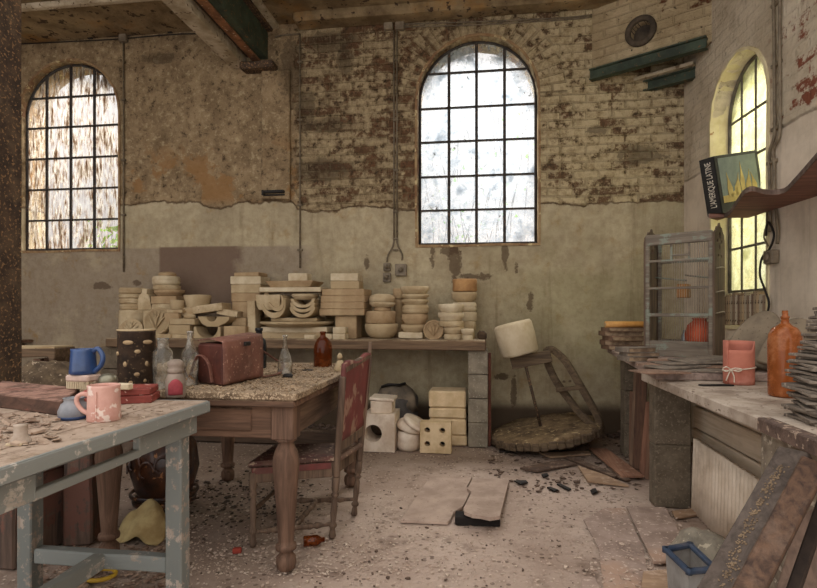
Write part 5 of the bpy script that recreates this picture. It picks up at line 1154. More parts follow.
# slate offcut in front of the bench slab
# tall slate stack at the right edge
xs, ys = at_z(832, 425, RZ).x + .05, at_z(832, 425, RZ).y + .05
zz = RZ + .001; base = MB().prism(slate_shape(.24, .20, .06), .0085, bev=.0015, jit=.003).build('roof_slate', SLATE, loc=(xs, ys, zz))
prev = [base]
NS = 34
zt_ = at_y(806, 306, ys).z; stp = (zt_ - zz) / NS
for i in range(1, NS):
    fr = i / NS; wide = 1.0 if fr < .5 else 1.0 - .35 * (fr - .5) * 2
    prev.append(dup(base, loc=(xs + R(-.012, .012) + .03 * fr, ys + R(-.015, .015), zz + stp * i), rot=(R(-.035, .035), R(-.035, .035), R(-.25, .25) + PI * (i % 2)), scale=(wide * R(.93, 1.04), wide * R(.93, 1.04), 1)))
for i, o in enumerate(prev): tag(o, 'grey roof slate in the tall stack at the right edge, %s from the top' % ordn[NS - 1 - i], 'slate', 'stacked slates at the right edge')
# rounded clay tiles leaning on the wall
GTILE = simple('grey_dusty_tile', L(136, 122, 102), L(104, 92, 77), 7, .9, bump=.3, specks=L(96, 82, 70), speck_scale=40, speck_amt=.63)
def dome_tile(px0, px1, pyt, pyb, label, lean, off):
    pm = at_z((px0 + px1) / 2, pyb, RZ + .062); s = dep(pm) / F; r = (px1 - px0) / 2 * s; h = (pyt - pyb) * -s
    q = [(-r, 0), (r, 0), (r * 1.0, h * .22)] + [(r * math.cos(a) , h * .22 + h * .80 * math.sin(a)) for a in [PI * k / 20 for k in range(1, 20)]] + [(-r, h * .22)]
    M = Matrix.Translation((0, 0, 0)) @ euler((PI / 2 - lean, 0, 0))
    o = MB().prism(q, .035, M, bev=.006, jit=.002).build('rounded_tile', GTILE, loc=pm, rot=(0, .22, -.75)); return tag(o, label, 'tile', 'rounded tiles on the right bench')
dome_tile(724, 770, 306, 366, 'grey round topped tile leaning left behind the pink cylinder vase', .5, 0)
dome_tile(759, 806, 315, 370, 'grey round topped tile leaning behind the amber bottle', .45, 0)
tag(MB().prism(slate_shape(.30, .22), .012, bev=.002, jit=.003).build('roof_slate', SLATE, loc=at_z(752, 362, RZ + .062), rot=(.05, .0, .3)), 'dark slate lying flat right of the pink cylinder vase', 'slate', 'slates lying on the right bench')
tag(MB().prism(slate_shape(.16, .03, .2), .008, bev=.001).build('wood_splinter', DARKIRON, loc=at_z(716, 386, RZ), rot=(0, 0, .15)), 'dark splinter on the bench slab before the pink cylinder vase', 'splinter')
# pink cylinder vase tied with string
CAGEPINK = simple('pink_clay', L(190, 120, 100), L(168, 102, 86), 7, .85, bump=.25, dirt=L(222, 166, 148), dirt_amt=.5)
p = at_z(739, 384, RZ); s = dep(p) / F
t = thing('clay_cylinder', 'pink clay cylinder vase tied with a white string bow', 'vase', p, rz=math.atan2(p.y, p.x) - PI / 2)
r_ = 13.6 * s; h_ = 43 * s
def clay_(u, v):
    a = 2 * PI * u; fr_ = max(0.0, math.cos(a + PI / 2 + .12)); top = h_ * (1 - .20 * min(1, fr_ * 2.2))
    return Vector((r_ * math.cos(a), r_ * math.sin(a), .002 + (top - .002) * v))
MB().grid(clay_, 48, 10, .006).lathe([(0, .001), (r_ - .002, .001), (r_ - .002, .008), (0, .008)], seg=40).build('body', CAGEPINK, t)
MB().grid(lambda u, v: Vector(((r_ + .004) * math.cos(-PI + .35 + u * .62 - .1), (r_ + .004) * math.sin(-PI + .35 + u * .62 - .1), h_ * (.02 + v * 1.0))), 10, 6, .005).build('lapped_edge', CAGEPINK, t)
m = MB(); m.tube([((r_ + .004) * math.cos(a), (r_ + .004) * math.sin(a), h_ * (.36 + .05 * math.cos(a))) for a in [2 * PI * k / 40 for k in range(40)]], .0028, 6, closed=True)
kx = -r_ * .5; f0 = Vector((kx, -r_ * .88 - .006, h_ * .36))
m.tube(smooth([f0, f0 + Vector((-.02, -.012, .012)), f0 + Vector((-.034, -.006, .0)), f0 + Vector((-.02, -.012, -.01)), f0]), .0026, 6)
m.tube(smooth([f0, f0 + Vector((.02, -.014, .008)), f0 + Vector((.045, -.016, .004)), f0 + Vector((.03, -.014, -.008)), f0]), .0026, 6)
m.tube(smooth([f0, f0 + Vector((-.012, -.008, -.03)), f0 + Vector((-.02, -.004, -.055))]), .0026, 6); m.tube(smooth([f0, f0 + Vector((.012, -.008, -.03)), f0 + Vector((.014, -.004, -.062))]), .0026, 6)
m.build('string_bow', simple('white_string', L(226, 214, 196), L(200, 186, 166), 40), t)
# big amber bottle
t, s = bottle('amber_bottle', 'large orange amber bottle with a narrow neck on the right bench', 785, 396.5, RZ, [(13, 0), (14.5, 1.4), (14.8, 4), (15, 55), (14.4, 62), (11.5, 68), (6, 71.5), (3.6, 74), (3.4, 78), (4.0, 78.4), (4.0, 80), (2.8, 80.6), (2.6, 86)], glass('orange_amber_glass', L(190, 112, 60), .14, .6, L(172, 124, 92), .8))
# row of paperbacks on the window sill
SP = [L(186, 172, 150), L(150, 128, 108), L(206, 194, 172), L(128, 104, 88), L(170, 150, 124), L(196, 170, 136)]
SPM = [simple('faded_spine_%d' % i if False else 'faded_spine', c, tuple(x * .7 for x in c[:3]) + (1,), 14, .8, specks=L(92, 76, 62), speck_scale=26, speck_amt=.58) for i, c in enumerate(SP)]
x = .50; i = 0; zt0 = 1.02
while x < 1.26:
    w_ = R(.022, .04); h_ = R(.21, .25); p = rw(x + w_ / 2, .05, 1.022)
    t = thing('paperback', 'faded paperback on the right window sill, %s from the left' % ordn[i], 'book', p, RWR + R(-.02, .02), 'books on the right window sill')
    MB().box((0, .065, h_ / 2), (w_, .12, h_), bev=.002).build('cover', SPM[i % 6], t); MB().box((0, .07, h_ / 2), (w_ - .005, .118, h_ + .001), bev=.0).build('pages', PAPER, t)
    x += w_ + .002; i += 1

# --- shelf on the right wall with the book
SHW = wood('peeling_shelf_wood', L(150, 108, 92), L(108, 78, 68), 0, bump=.6, dust=L(170, 150, 136), dust_amt=.3)
SHE = simple('grey_ply_edge', L(134, 116, 104), L(92, 78, 70), 12, .9, bump=.6)
sz_ = at_rw(753, 213).z
fr = [(709, 213.5), (718, 216), (729, 211), (737, 200), (744, 190), (752, 186), (764, 189), (775, 189.5), (786, 187), (795, 178), (804, 168), (817, 153), (840, 128)]
fp = [at_z(x, y, sz_) for x, y in fr]
wa = [at_rw(860, 199), at_rw(817, 204), at_rw(753, 213)]; wa = [Vector((v.x - .012, v.y, sz_)) for v in wa]
wa[0] = Vector((wallx(2.9) - .02, 2.9, sz_)); wa[1] = Vector((wallx(3.5) - .02, 3.5, sz_)); wa[2] = Vector((wallx(4.1) - .02, 4.1, sz_))
c_ = sum(fp + wa, Vector()) / (len(fp) + 3)
shf = thing('wall_shelf', 'warped brown corner shelf with a curved front edge on the right wall', 'shelf', c_)
fs = smooth(fp, 4)
fin(MB().prism([(v.x, v.y) for v in fs + wa], .030, Matrix.Translation((0, 0, sz_ - .03)), bev=.0), 'board', SHW, shf)
e_ = MB()
for a, b in zip(fs, fs[1:]):
    for k in range(3): e_.bar(a + Vector((-.002, 0, -.024 + .009 * k)), b + Vector((-.002, 0, -.024 + .009 * k)), .006, .007, bev=0)
fin(e_, 'ply_edge', SHE, shf)
fin(MB().prism([(0, 0), (.0, -.10), (-.12, -.0)], .02, Matrix.Translation((wallx(3.2) - .02, 3.2, sz_ - .03)) @ euler((PI / 2, 0, 0))), 'bracket', SHW, shf)
sh_top = sz_ + .001
# the hardback: spine turned left, cover to the camera
bpl = at_z(724, 214, sh_top); dB = dep(bpl)
b0 = at_d(722.5, 212, dB); b0.z = sh_top; s = dB / F
ccx = at_d(766, 205, dB + .13)
ux2 = Vector((ccx.x - b0.x, ccx.y - b0.y, 0)); bwid = ux2.length; ux2.normalize()
hB = 58 * s; thk = .05
bk = thing('hardback_book', 'hardback book with a dark spine lettered L\'AMERIQUE LATINE on the wall shelf', 'book', b0, rot=(0, -.0, math.atan2(ux2.y, ux2.x)))
lean = Matrix.Rotation(-.20, 4, 'Y'); leanm = lean
BLK = simple('black_cover', L(46, 44, 42), L(34, 32, 31), 12, .5)
SKY_ = simple('cover_sky', L(112, 122, 116), L(92, 100, 96), 6, .5); OCH = simple('cover_plants', L(180, 160, 96), L(146, 126, 74), 10, .5)
def bb(mb, name, mat): 
    mb.b.transform(leanm); return mb.build(name, mat, bk)
sW = 17.5 * s   # spine width on screen
bb(MB().box((bwid / 2, .035, hB / 2), (bwid, .006, hB), bev=.001) if False else MB().box((bwid / 2, .004, hB / 2), (bwid, .008, hB), bev=.001), 'front_cover', BLK)
bb(MB().box((.004, .062, hB / 2), (.008, .124, hB), bev=.001), 'spine', BLK)
bb(MB().box((bwid / 2, .122, hB / 2), (bwid, .006, hB), bev=.001), 'back_cover', BLK)
bb(MB().box((bwid / 2, .063, hB / 2), (bwid - .012, .110, hB - .008), bev=.0), 'pages', PAPER)
bb(MB().box((bwid * .5, -.001, hB * .62), (bwid * .86, .002, hB * .66), bev=0), 'cover_picture', SKY_)
# plant shapes on the cover: generic upright leaves
m = MB()
for (x, z, w_, h_, l_) in [(.25, .26, .10, .44, -.02), (.42, .28, .12, .38, .03), (.55, .34, .09, .50, 0), (.68, .3, .11, .40, .03), (.82, .3, .1, .34, -.03), (.34, .24, .16, .20, .05)]:
    x *= bwid; z *= hB; w_ *= bwid; h_ *= hB
    q = [(x - w_ / 2, z), (x + w_ / 2, z), (x + w_ * .6, z + h_ * .35), (x + l_ * bwid + w_ * .15, z + h_ * .75), (x + l_ * bwid * 2, z + h_), (x + l_ * bwid - w_ * .1, z + h_ * .7), (x - w_ * .55, z + h_ * .35)]
    m.prism(q, .002, Matrix.Translation((0, -.002, 0)) @ RX)
m.box((bwid * .5, -.0028, hB * .24), (bwid * .86, .0015, hB * .12), bev=0); bb(m, 'cover_plants', OCH)
def text(s_, size, mat, M, name, parent):
    cu = bpy.data.curves.new('t', 'FONT'); cu.body = s_; cu.size = size; cu.extrude = .0006; cu.align_x = 'LEFT'
    ob = bpy.data.objects.new('t', cu); COL.objects.link(ob)
    dg = bpy.context.evaluated_depsgraph_get(); me = bpy.data.meshes.new_from_object(ob.evaluated_get(dg)); bpy.data.objects.remove(ob)
    me.transform(M); me.materials.clear(); me.materials.append(mat); me.name = name
    o = bpy.data.objects.new(name, me); COL.objects.link(o); o.parent = parent; return o
WHT = simple('title_ink', L(226, 218, 200), L(200, 190, 172), 20)
# spine text reads upwards on the left face (local -X); spine plane: x = 0, y across, z up
Mt = leanm @ Matrix(((0, 0, -1, -.0015), (0, 1, 0, .034), (1, 0, 0, .052), (0, 0, 0, 1)))
o = text("L'AMERIQUE LATINE", .062, WHT, Matrix(), 'spine_title', bk)
wmax = max(v.co.x for v in o.data.vertices); hmax = max(v.co.y for v in o.data.vertices)
o.data.transform(Matrix.Diagonal(((hB - .085) / wmax, .052 / hmax, 1, 1))); o.data.transform(Mt)

# --- bottom right: leaning planks, bucket, bar
IRONB = simple('crusted_iron_bar', L(112, 92, 80), L(72, 58, 52), 16, .9, bump=1, bdist=.01, specks=L(158, 138, 120), speck_scale=40, speck_amt=.58)
m = MB(); a_, b_ = at_z(764, 424, RZ + .021), at_z(870, 468, RZ + .021)
tag(MB().bar(a_, b_, .04, .040, jit=.003).build('iron_bar', IRONB), 'crusted brown iron bar lying on the bench edge at the right', 'bar')
def lean_plank(name, pb, pt, w, th, mat, label, updir, cat='plank'):
    return tag(MB().bar(pb, pt, w, th, up=updir, bev=.004, jit=.003).build(name, mat), label, cat)
dpl = 1.66
pt = at_d(796, 452, 1.60); pb = at_d(713, 600, 1.42); 
dirv = (pb - pt).normalized(); pbx = pt + dirv * (pt.z / -dirv.z) * .985
lean_plank('grey_plank', pbx, pt, .085, .03, DGREY, 'broad grey weathered plank leaning on the bench slab at the right', (-.8, -.6, 0))
FL2 = simple('lichen_flakes', L(146, 124, 98), L(108, 90, 72), 20)
gpk = bpy.data.objects['grey_plank']; upv = Vector((-.8, -.6, 0)); zdir = (pt - pbx).normalized(); xdir = upv.cross(zdir).normalized(); ydir = zdir.cross(xdir)
m = MB()
for k in range(420):
    f = R(.06, .72); c = pt.lerp(pbx, f) + xdir * random.gauss(-.004 + .012 * math.sin(f * 9), .008) + ydir * .0155
    s_ = R(.0015, .005); m.prism([(s_ * math.cos(a) * R(.5, 1), s_ * math.sin(a) * R(.5, 1)) for a in [2 * PI * q / 5 for q in range(5)]], .002, Matrix.Translation(c) @ Matrix((xdir, zdir, ydir)).transposed().to_4x4())
m.build('lichen_flakes', FL2, gpk)
pt2 = at_d(814, 464, 1.54); pb2 = at_d(744, 600, 1.36); d2 = (pb2 - pt2).normalized(); pb2 = pt2 + d2 * (pt2.z / -d2.z) * .985
lean_plank('brown_plank', pb2, pt2, .062, .045, wood('stained_brown_plank', L(108, 82, 64), L(56, 43, 37), 2, dust=L(128, 106, 90), dust_amt=.4), 'dark brown stained plank leaning to the right of the grey plank', (-.6, -.8, 0))
pt3 = at_d(832, 478, 1.62); pb3 = at_d(790, 600, 1.45); d3 = (pb3 - pt3).normalized(); pb3 = pt3 + d3 * (pt3.z / -d3.z) * .985
lean_plank('gap_plank', pb3, pt3, .03, .05, DARKIRON if False else wood('black_plank', L(66, 54, 46), L(44, 37, 33), 2), 'narrow black plank standing in for the shaded gap behind the brown stained plank', (-.6, -.8, 0))  # black plank fills what is only a shaded gap between the planks
pw0, pw1 = at_d(800, 640, 1.72), at_d(900, 640, 1.55)
tag(MB().faces([[Vector((pw0.x, pw0.y, .0)), Vector((pw1.x, pw1.y, 0)), Vector((pw1.x + .08, pw1.y + .05, .66)), Vector((pw0.x + .08, pw0.y + .05, .66))]]).build('x', DGREY), 'x', 'x') if False else None
pt4 = at_d(852, 480, 1.70); pb4 = at_d(816, 600, 1.60); d4 = (pb4 - pt4).normalized(); pb4 = pt4 + d4 * (pt4.z / -d4.z) * .985
lean_plank('wide_board', pb4, pt4, .19, .022, wood('dusty_wide_board', L(142, 118, 102), L(106, 88, 77), 2), 'wide dusty brown board leaning behind the other planks', (-.6, -.8, 0), 'board')
# plastic bucket with blue rim
WPL = simple('dusty_white_plastic', L(206, 204, 200), L(170, 166, 160), 8, .6, dirt=L(150, 132, 116), dirt_amt=.5); BPL = simple('blue_plastic', L(62, 78, 100), L(46, 58, 76), 8, .5, dirt=L(128, 116, 106), dirt_amt=.5)
ztub = .22
q = [at_z(668.5, 549, ztub), at_z(689, 568, ztub), at_z(712, 566, ztub), at_z(690, 545, ztub)]
c_ = sum(q, Vector()) / 4; c_.z = 0
tubx = thing('plastic_tub', 'white plastic tub with a blue rim on the floor at the right', 'tub', c_)
def tubring(mb, pts, z0, z1, sh0, sh1, th):
    n = len(pts)
    for a, b in zip(pts, pts[1:] + pts[:1]):
        a0, b0_ = a * sh0, b * sh0; a1, b1 = a * sh1, b * sh1
        mb.prism([(0, 0), (1, 0), (1, 1), (0, 1)], .001) if False else None
        t_ = bmesh.new(); vs = [t_.verts.new(Vector((v.x, v.y, z))) for v, z in ((a0, z0), (b0_, z0), (b1, z1), (a1, z1))]
        f = t_.faces.new(vs); bmesh.ops.solidify(t_, geom=[f], thickness=th); mb._add(t_)
ql = [Vector((v.x - c_.x, v.y - c_.y, 0)) for v in q]
ctr = sum(ql, Vector()) / 4; ql = [ctr + (v - ctr) * 1.15 for v in ql]
m = MB(); tubring(m, ql, .003, .21, .84, 1, .006); m.prism([(v.x * .84, v.y * .84) for v in ql], .005, Matrix.Translation((0, 0, .001))); m.build('body', WPL, tubx)
m = MB()
for a, b in zip(ql, ql[1:] + ql[:1]): m.bar(a + Vector((0, 0, .214)) * 1, b + Vector((0, 0, .214)), .022, .020, bev=.005)
for v in ql: m.lathe([(0, -.010), (.012, -.010), (.012, .010), (0, .010)], c=(v.x, v.y, .214), seg=12)
m.build('rim', BPL, tubx)
p = at_z(703, 556, .10)
rg = MB().lathe([(0, 0), (.10, 0), (.13, .05), (.12, .12), (.08, .18), (.03, .21), (0, .212)], seg=44)
for v in rg.b.verts: v.co += noise.noise_vector(v.co * 13) * .025 + noise.noise_vector(v.co * 30) * .008; v.co.z = max(v.co.z, 0)
tag(rg.build('crumpled_rag', simple('faded_rag', L(160, 150, 132), L(112, 104, 92), 9, .95, bump=.8, dirt=L(96, 104, 108), dirt_amt=.8, specks=L(196, 184, 160), speck_scale=30, speck_amt=.62), loc=at_z(706, 556, .08) * Vector((1, 1, 0)).to_tuple().__class__((1, 1, 0)).__len__() if False else Vector((at_z(704, 558, .1).x, at_z(704, 558, .1).y, 0)), rot=(0, 0, .4)), 'crumpled grey rag heaped beside the white tub', 'rag')
tag(MB().box((0, 0, .085), (.012, .12, .17), (0, .18, .3), bev=.002, jit=.002, sub=3).build('bent_card', PLAP, loc=(c_.x + .11, c_.y - .11, 0)), 'bent cream card leaning against the white tub', 'card')
# ------------------------------------------------------------------ broken kick wheel in the corner
KW = wood('dark_wheel_wood', L(112, 94, 72), L(72, 58, 46), 0, bump=.7, dust=L(146, 126, 98), dust_amt=.4)
KWT = simple('rotten_wheel_top', L(136, 114, 84), L(84, 68, 50), 9, .95, bump=.9, bdist=.02, specks=L(166, 144, 108), speck_scale=24, speck_amt=.58)
YW = 4.70
c = at_y(546, 431, YW); s = dep(c) / F
kt = thing('kick_wheel', 'broken wooden potter\'s kick wheel lying in the corner by the wall', 'potter\'s wheel', (c.x, c.y, 0))
tiltM = Matrix.Translation(c) @ euler((.03, -.165, 0))
r = 53.5 * s
m = MB(); m.lathe([(0, -.045), (r * .95, -.035), (r, -.02), (r, .026), (r * .97, .04), (r * .5, .045), (0, .05)], seg=48, jit=.012)
for v in m.b.verts: v.co.z += noise.noise(v.co * 7) * .014
m.b.transform(tiltM); fin(m, 'flywheel', KWT, kt)
m = MB()
for k in range(44):
    a = 2 * PI * k / 44; m.box((r * 1.0 * math.cos(a), r * 1.0 * math.sin(a), -.004 + R(-.006, .006)), (.03, .058, .062), (0, 0, a), bev=.008, jit=.005)
m.b.transform(tiltM); fin(m, 'rim_block', KW, kt)
Ym = YW
P_ = lambda x, y, Y=Ym: at_y(x, y, Y)
fin(MB().tube([P_(541, 428), P_(525, 363)], .013, 10), 'shaft', RUST, kt)
fin(MB().bar(P_(511, 363.5), P_(551, 355.5), .10, .045, bev=.004, up=(0, 1, 0), jit=.003), 'crossbar', KW, kt)
loop = [(545, 352, 4.80), (550, 349, 4.78), (556, 352, 4.74), (566, 362, 4.68), (580, 385, 4.62), (592, 406, 4.58), (599.5, 421, 4.56), (598, 427, 4.56), (591, 424, 4.58), (580, 413, 4.66), (568, 398, 4.74), (556, 381, 4.80), (548, 364, 4.83)]
lp = smooth([P_(*q) for q in loop] + [P_(*loop[0])], 5)[:-1]
m = MB()
for a, b in zip(lp, lp[1:] + lp[:1]): m.bar(a, b + (b - a) * .3, .055, .040, bev=.005, up=(.6, .8, 0))
fin(m, 'bent_hoop', KW, kt)
m = MB(); m.bar(P_(558, 390, 4.76), P_(583, 387, 4.62), .075, .035, up=(0, 0, 1), bev=.004)
for k in range(4): q = P_(558 + 6 * k, 383 - .5 * k, 4.74 - .03 * k); m.lathe([(0, 0), (.012, 0), (.012, .014), (0, .018)], c=q, seg=8)
fin(m, 'hoop_plate', KW, kt)
p = P_(520.5, 358.0); s = dep(p) / F
tag(MB().lathe([(0, 0), (17 * s, 0), (18.6 * s, 2 * s), (19.4 * s, 18 * s), (19.0 * s, 30 * s), (17.5 * s, 32.5 * s), (0, 33 * s)], seg=36, jit=.004).build('plaster_cylinder', PLAP, loc=p + Vector((0, 0, .030)), rot=(0, -.25, 0)), 'thick pale plaster cylinder tilted on the crossbar of the broken wheel', 'cylinder')

# ------------------------------------------------------------------ floor: broken cover, boards, rubble
COVR = simple('dusty_cover_slab', L(188, 166, 150), L(160, 139, 124), 6, .93, bump=.35, specks=L(140, 118, 104), speck_scale=50, speck_amt=.64)
def zoomp(x, y, ox, oy, k): return (ox + x / k, oy + y / k)
Zc = lambda q: [zoomp(x, y, 380, 460, 5.106) for x, y in q]
lq = [fl(x, y) for x, y in Zc([(105, 322), (255, 97), (470, 100), (455, 130), (442, 150), (465, 165), (445, 210), (425, 250), (400, 266), (375, 280), (362, 316), (345, 332)])]
rq = [(x, y) for x, y in Zc([(475, 98), (660, 103), (612, 292), (560, 300), (515, 290), (470, 285), (430, 268), (427, 250), (448, 208), (467, 167), (445, 151), (458, 130)])]
cv = sum(lq, Vector()) / len(lq)
tag(MB().prism([((v - cv).x, (v - cv).y) for v in lq], .018, bev=.002, jit=.001).build('broken_slab', COVR, loc=cv + Vector((0, 0, .0005))), 'larger flat piece of the cracked floor slab lying level', 'slab', 'cracked floor slab')
rz_ = [at_z(x, y, .012 + .055 * max(0, min(1, (y - 479) / 36))) for x, y in rq]; cr_ = sum(rz_, Vector()) / len(rz_); cr_.z = 0
t_ = bmesh.new(); lo = [t_.verts.new(v - cr_) for v in rz_]; tr_ = geometry.tessellate_polygon([[Vector((v.x, v.y, 0)) for v in rz_]])
for a, b, d in tr_: t_.faces.new((lo[a], lo[b], lo[d]))
bmesh.ops.recalc_face_normals(t_, faces=t_.faces[:]); bmesh.ops.solidify(t_, geom=t_.faces[:], thickness=.018)
mbq = MB(); mbq._add(t_)
zs_ = min(v.co.z for v in mbq.b.verts)
tag(mbq.build('broken_slab', COVR, loc=cr_ + Vector((0, 0, max(0, -zs_ + .001)))), 'smaller tilted piece of the cracked floor slab propped over a gap', 'slab', 'cracked floor slab')
pk = fl(478, 522)
tag(MB().box((0, .05, .020), (.235, .10, .040), bev=.003).build('slab_void', simple('void_shade', L(34, 28, 25), L(22, 19, 17), 12), loc=fl(477.5, 526), rot=(0, 0, .03)), 'black block standing in for the shaded void under the tilted slab piece', 'block')  # dark block put in for the shaded void below the raised slab edge
Zf_ = lambda q: [zoomp(x, y, 480, 430, 3.722) for x, y in q]
BRW = wood('brown_floor_board', L(176, 132, 106), L(136, 98, 78), 1, dust=L(196, 166, 144), dust_amt=.35)
TANB = wood('tan_floor_board', L(186, 156, 126), L(148, 118, 94), 0, dust=L(200, 174, 150), dust_amt=.4)
DRKB = wood('dark_floor_board', L(112, 90, 74), L(72, 58, 50), 0, dust=L(160, 136, 116), dust_amt=.4)
GRYB = simple('dusty_flag', L(178, 156, 142), L(140, 120, 108), 5, .94, bump=.5, dirt=L(186, 150, 124), dirt_amt=.6, specks=L(206, 186, 168), speck_scale=44, speck_amt=.6)
def floorboard(q, mat, label, z=0.0, th=.014, name='floor_board', cat='board', tilt=0):
    pts = [at_z(x, y, z + th) for x, y in q]; c = sum(pts, Vector()) / len(pts); c.z = z + .001
    return tag(MB().prism([((v - c).x, (v - c).y) for v in pts], th, bev=.002, jit=.002).build(name, mat, loc=c), label, cat)
floorboard(Zf_([(405, 66), (470, 68), (612, 170), (528, 172)]), BRW, 'smooth reddish brown board lying on the floor before the standing boards', .014)
floorboard(Zf_([(365, 132), (400, 188), (555, 206), (470, 168)]), TANB, 'tan board with a pointed end lying beside the reddish brown board')
floorboard(Zf_([(148, 140), (215, 152), (362, 126), (300, 110)]), DRKB, 'thin brownish slat lying before the broken wheel')
floorboard(Zf_([(220, 82), (405, 78), (412, 88), (262, 100)]), TANB, 'pale flat board lying right in front of the broken wheel')
floorboard(Zf_([(318, 100), (336, 98), (520, 168), (500, 176)]), DRKB, 'long dark stick lying between the pale and tan boards', .003, .016, 'floor_stick', 'stick')
floorboard(Zf_([(355, 112), (372, 110), (560, 182), (545, 186)]), DRKB, 'second long dark stick beside the tan board', .003, .014, 'floor_stick', 'stick')
for i, (q, lab) in enumerate([([(248, 212), (262, 210), (292, 222), (276, 228)], 'short dark scrap of slate on the floor in front of the sticks'), ([(285, 200), (300, 198), (340, 218), (328, 222)], 'curved dark scrap beside the short slate scrap on the floor'),
                              ([(125, 188), (172, 186), (180, 194), (150, 200)], 'thin black scrap on the floor beside the cracked slab'), ([(410, 222), (430, 215), (438, 228), (418, 236)], 'small square dark scrap on the floor before the tan board'), ([(70, 76), (200, 70), (202, 76), (72, 82)], 'narrow dark batten on the floor under the broken wheel'), ([(228, 164), (250, 160), (256, 168), (236, 174)], 'tiny black scrap on the floor before the brownish slat')]):
    floorboard(Zf_(q), DARKIRON, lab, 0, .010, 'slate_scrap', 'scrap')
floorboard(Zf_([(545, 284), (690, 286), (800, 480), (645, 490)]), GRYB, 'grey dusty flat board on the floor before the wide pillar', .008)
floorboard(Zf_([(385, 334), (465, 290), (540, 292), (610, 440), (640, 600), (460, 600), (440, 440)]), GRYB, 'large dusty broken panel on the floor at the right foreground', .002, .006, 'floor_panel', 'panel')
floorboard(Zf_([(378, 552), (430, 548), (470, 640), (380, 640)]), GRYB, 'dusty panel corner at the bottom edge of the picture on the floor', .002, .016, 'floor_panel', 'panel')
floorboard([(643, 571), (672, 569), (684, 600), (640, 600)], TANB, 'sawn tan plank end on the floor left of the white tub', .0, .06, 'plank_end', 'plank')
floorboard([(672, 511), (692, 508), (700, 514), (676, 518)], TANB, 'small yellowish chip of board at the foot of the wide pillar', .0, .012, 'board_chip', 'chip')
def rubble(name, n, place, size, mat, label, cat, hgt=(.15, .6)):
    m = MB()
    for i in range(n):
        c = place(); s_ = R(*size) * (1 if R(0, 1) < .85 else 1.8); k = random.choice((4, 5, 5, 6))
        pts = [(s_ * math.cos(a + R(-.3, .3)) * R(.5, 1), s_ * math.sin(a + R(-.3, .3)) * R(.35, .9)) for a in [2 * PI * j / k for j in range(k)]]
        m.prism(pts, s_ * R(*hgt), Matrix.Translation(c) @ euler((R(-.25, .25), R(-.25, .25), R(0, 6))))
    return tag(m.build(name, mat), label, cat, None, 'stuff')
def fr1():
    while True:
        p = fl(R(180, 760), R(440, 600)); 
        if p.x < .9: break
    return p + Vector((0, 0, -.002))
RUBP = simple('pale_rubble', L(214, 194, 176), L(172, 148, 130), 20, .95)
RUBD = simple('dark_rubble', L(116, 96, 82), L(80, 66, 58), 20, .95)
rubble('plaster_rubble', 2600, fr1, (.002, .007), RUBP, 'pale plaster crumbs scattered over the whole floor', 'crumbs')
rubble('dark_rubble', 600, fr1, (.002, .008), RUBD, 'dark grit scattered over the whole floor', 'grit')
def fr2():
    p = fl(300 + random.gauss(0, 90), 575 - abs(random.gauss(0, 30))); return p + Vector((0, 0, -.001))
rubble('plaster_chips', 1500, fr2, (.002, .009), simple('white_chips', L(210, 192, 174), L(176, 154, 138), 20, .95), 'whitish plaster chips strewn around the oak table legs', 'chips', (.1, .35))
def fr3():
    p = fl(240 + random.gauss(0, 40), 500 + random.gauss(0, 14)); return p + Vector((0, 0, -.001))
rubble('black_litter', 420, fr3, (.004, .016), simple('black_litter', L(92, 78, 68), L(62, 53, 47), 20, .95), 'dark shredded litter under the oak table', 'litter', (.1, .4))
def fr4():
    p = fl(R(490, 640), R(438, 492)); return p + Vector((0, 0, -.001))
rubble('wood_litter', 340, fr4, (.004, .022), DRKB, 'splintered wood litter on the floor around the broken wheel', 'litter', (.08, .3))
def fr5():
    p = fl(R(20, 180), R(545, 600)); return p + Vector((0, 0, -.001))
rubble('mixed_litter', 500, fr5, (.004, .018), simple('mixed_litter', L(176, 152, 132), L(110, 84, 70), 20, .95), 'mixed dusty litter under the grey work table', 'litter', (.1, .4))
def fr6():
    p = fl(R(590, 690), R(500, 590)); p.z += .012; return p
rubble('panel_dust', 260, fr6, (.003, .010), RUBP, 'plaster crumbs lying on the broken floor panels at the right', 'crumbs', (.1, .4))
# low skirting of rubble along the back wall
def fr7(): return Vector((R(-2.6, 1.7), BW - abs(random.gauss(0, .10)) - .02, R(0, .02)))
rubble('wall_rubble', 500, fr7, (.008, .03), RUBD, 'fallen plaster rubble along the foot of the back wall', 'rubble', (.2, .7))

# ------------------------------------------------------------------ conduits and switches on the walls
def wp(px, py, off=.018): return at_y(px, py, BW - off)
def clip(mb, p, w=.05, h=.018): mb.box(p, (w, .03, h), bev=.003)
def conduit(label, lines, clips=(), r=.009, boxes=(), mat=CONDUIT, off=.016):
    p0 = wp(*lines[0][0]); t = thing('wall_conduit', label, 'conduit', p0)
    for ln in lines:
        fin(MB().tube(smooth([wp(x, y, off) for x, y in ln], 3) if len(ln) > 2 else [wp(x, y, off) for x, y in ln], r, 8), 'pipe', mat, t)
    for c in clips:
        m = MB(); clip(m, wp(*c, .012)); fin(m, 'clip', mat, t)
    for (x, y, w_, h_) in boxes:
        q = wp(x, y, .025); s = dep(q) / F; fin(MB().box(q, (w_ * s, .05, h_ * s), bev=.006), 'junction_box', BAKELITE, t)
    return t
conduit('twin conduit running down beside the centre window to the switches', [[(394, 31), (394, 238)], [(397, 31), (397, 238)], [(394, 238), (393, 246), (388, 255), (387, 262)], [(397, 238), (398, 246), (402, 254), (402, 260)]], [(395.5, 60), (395.5, 120), (395.5, 170), (395.5, 212), (395.5, 239), (395.5, 250)], .008, [(388.5, 25.5, 9, 9), (400, 25.5, 9, 9)])
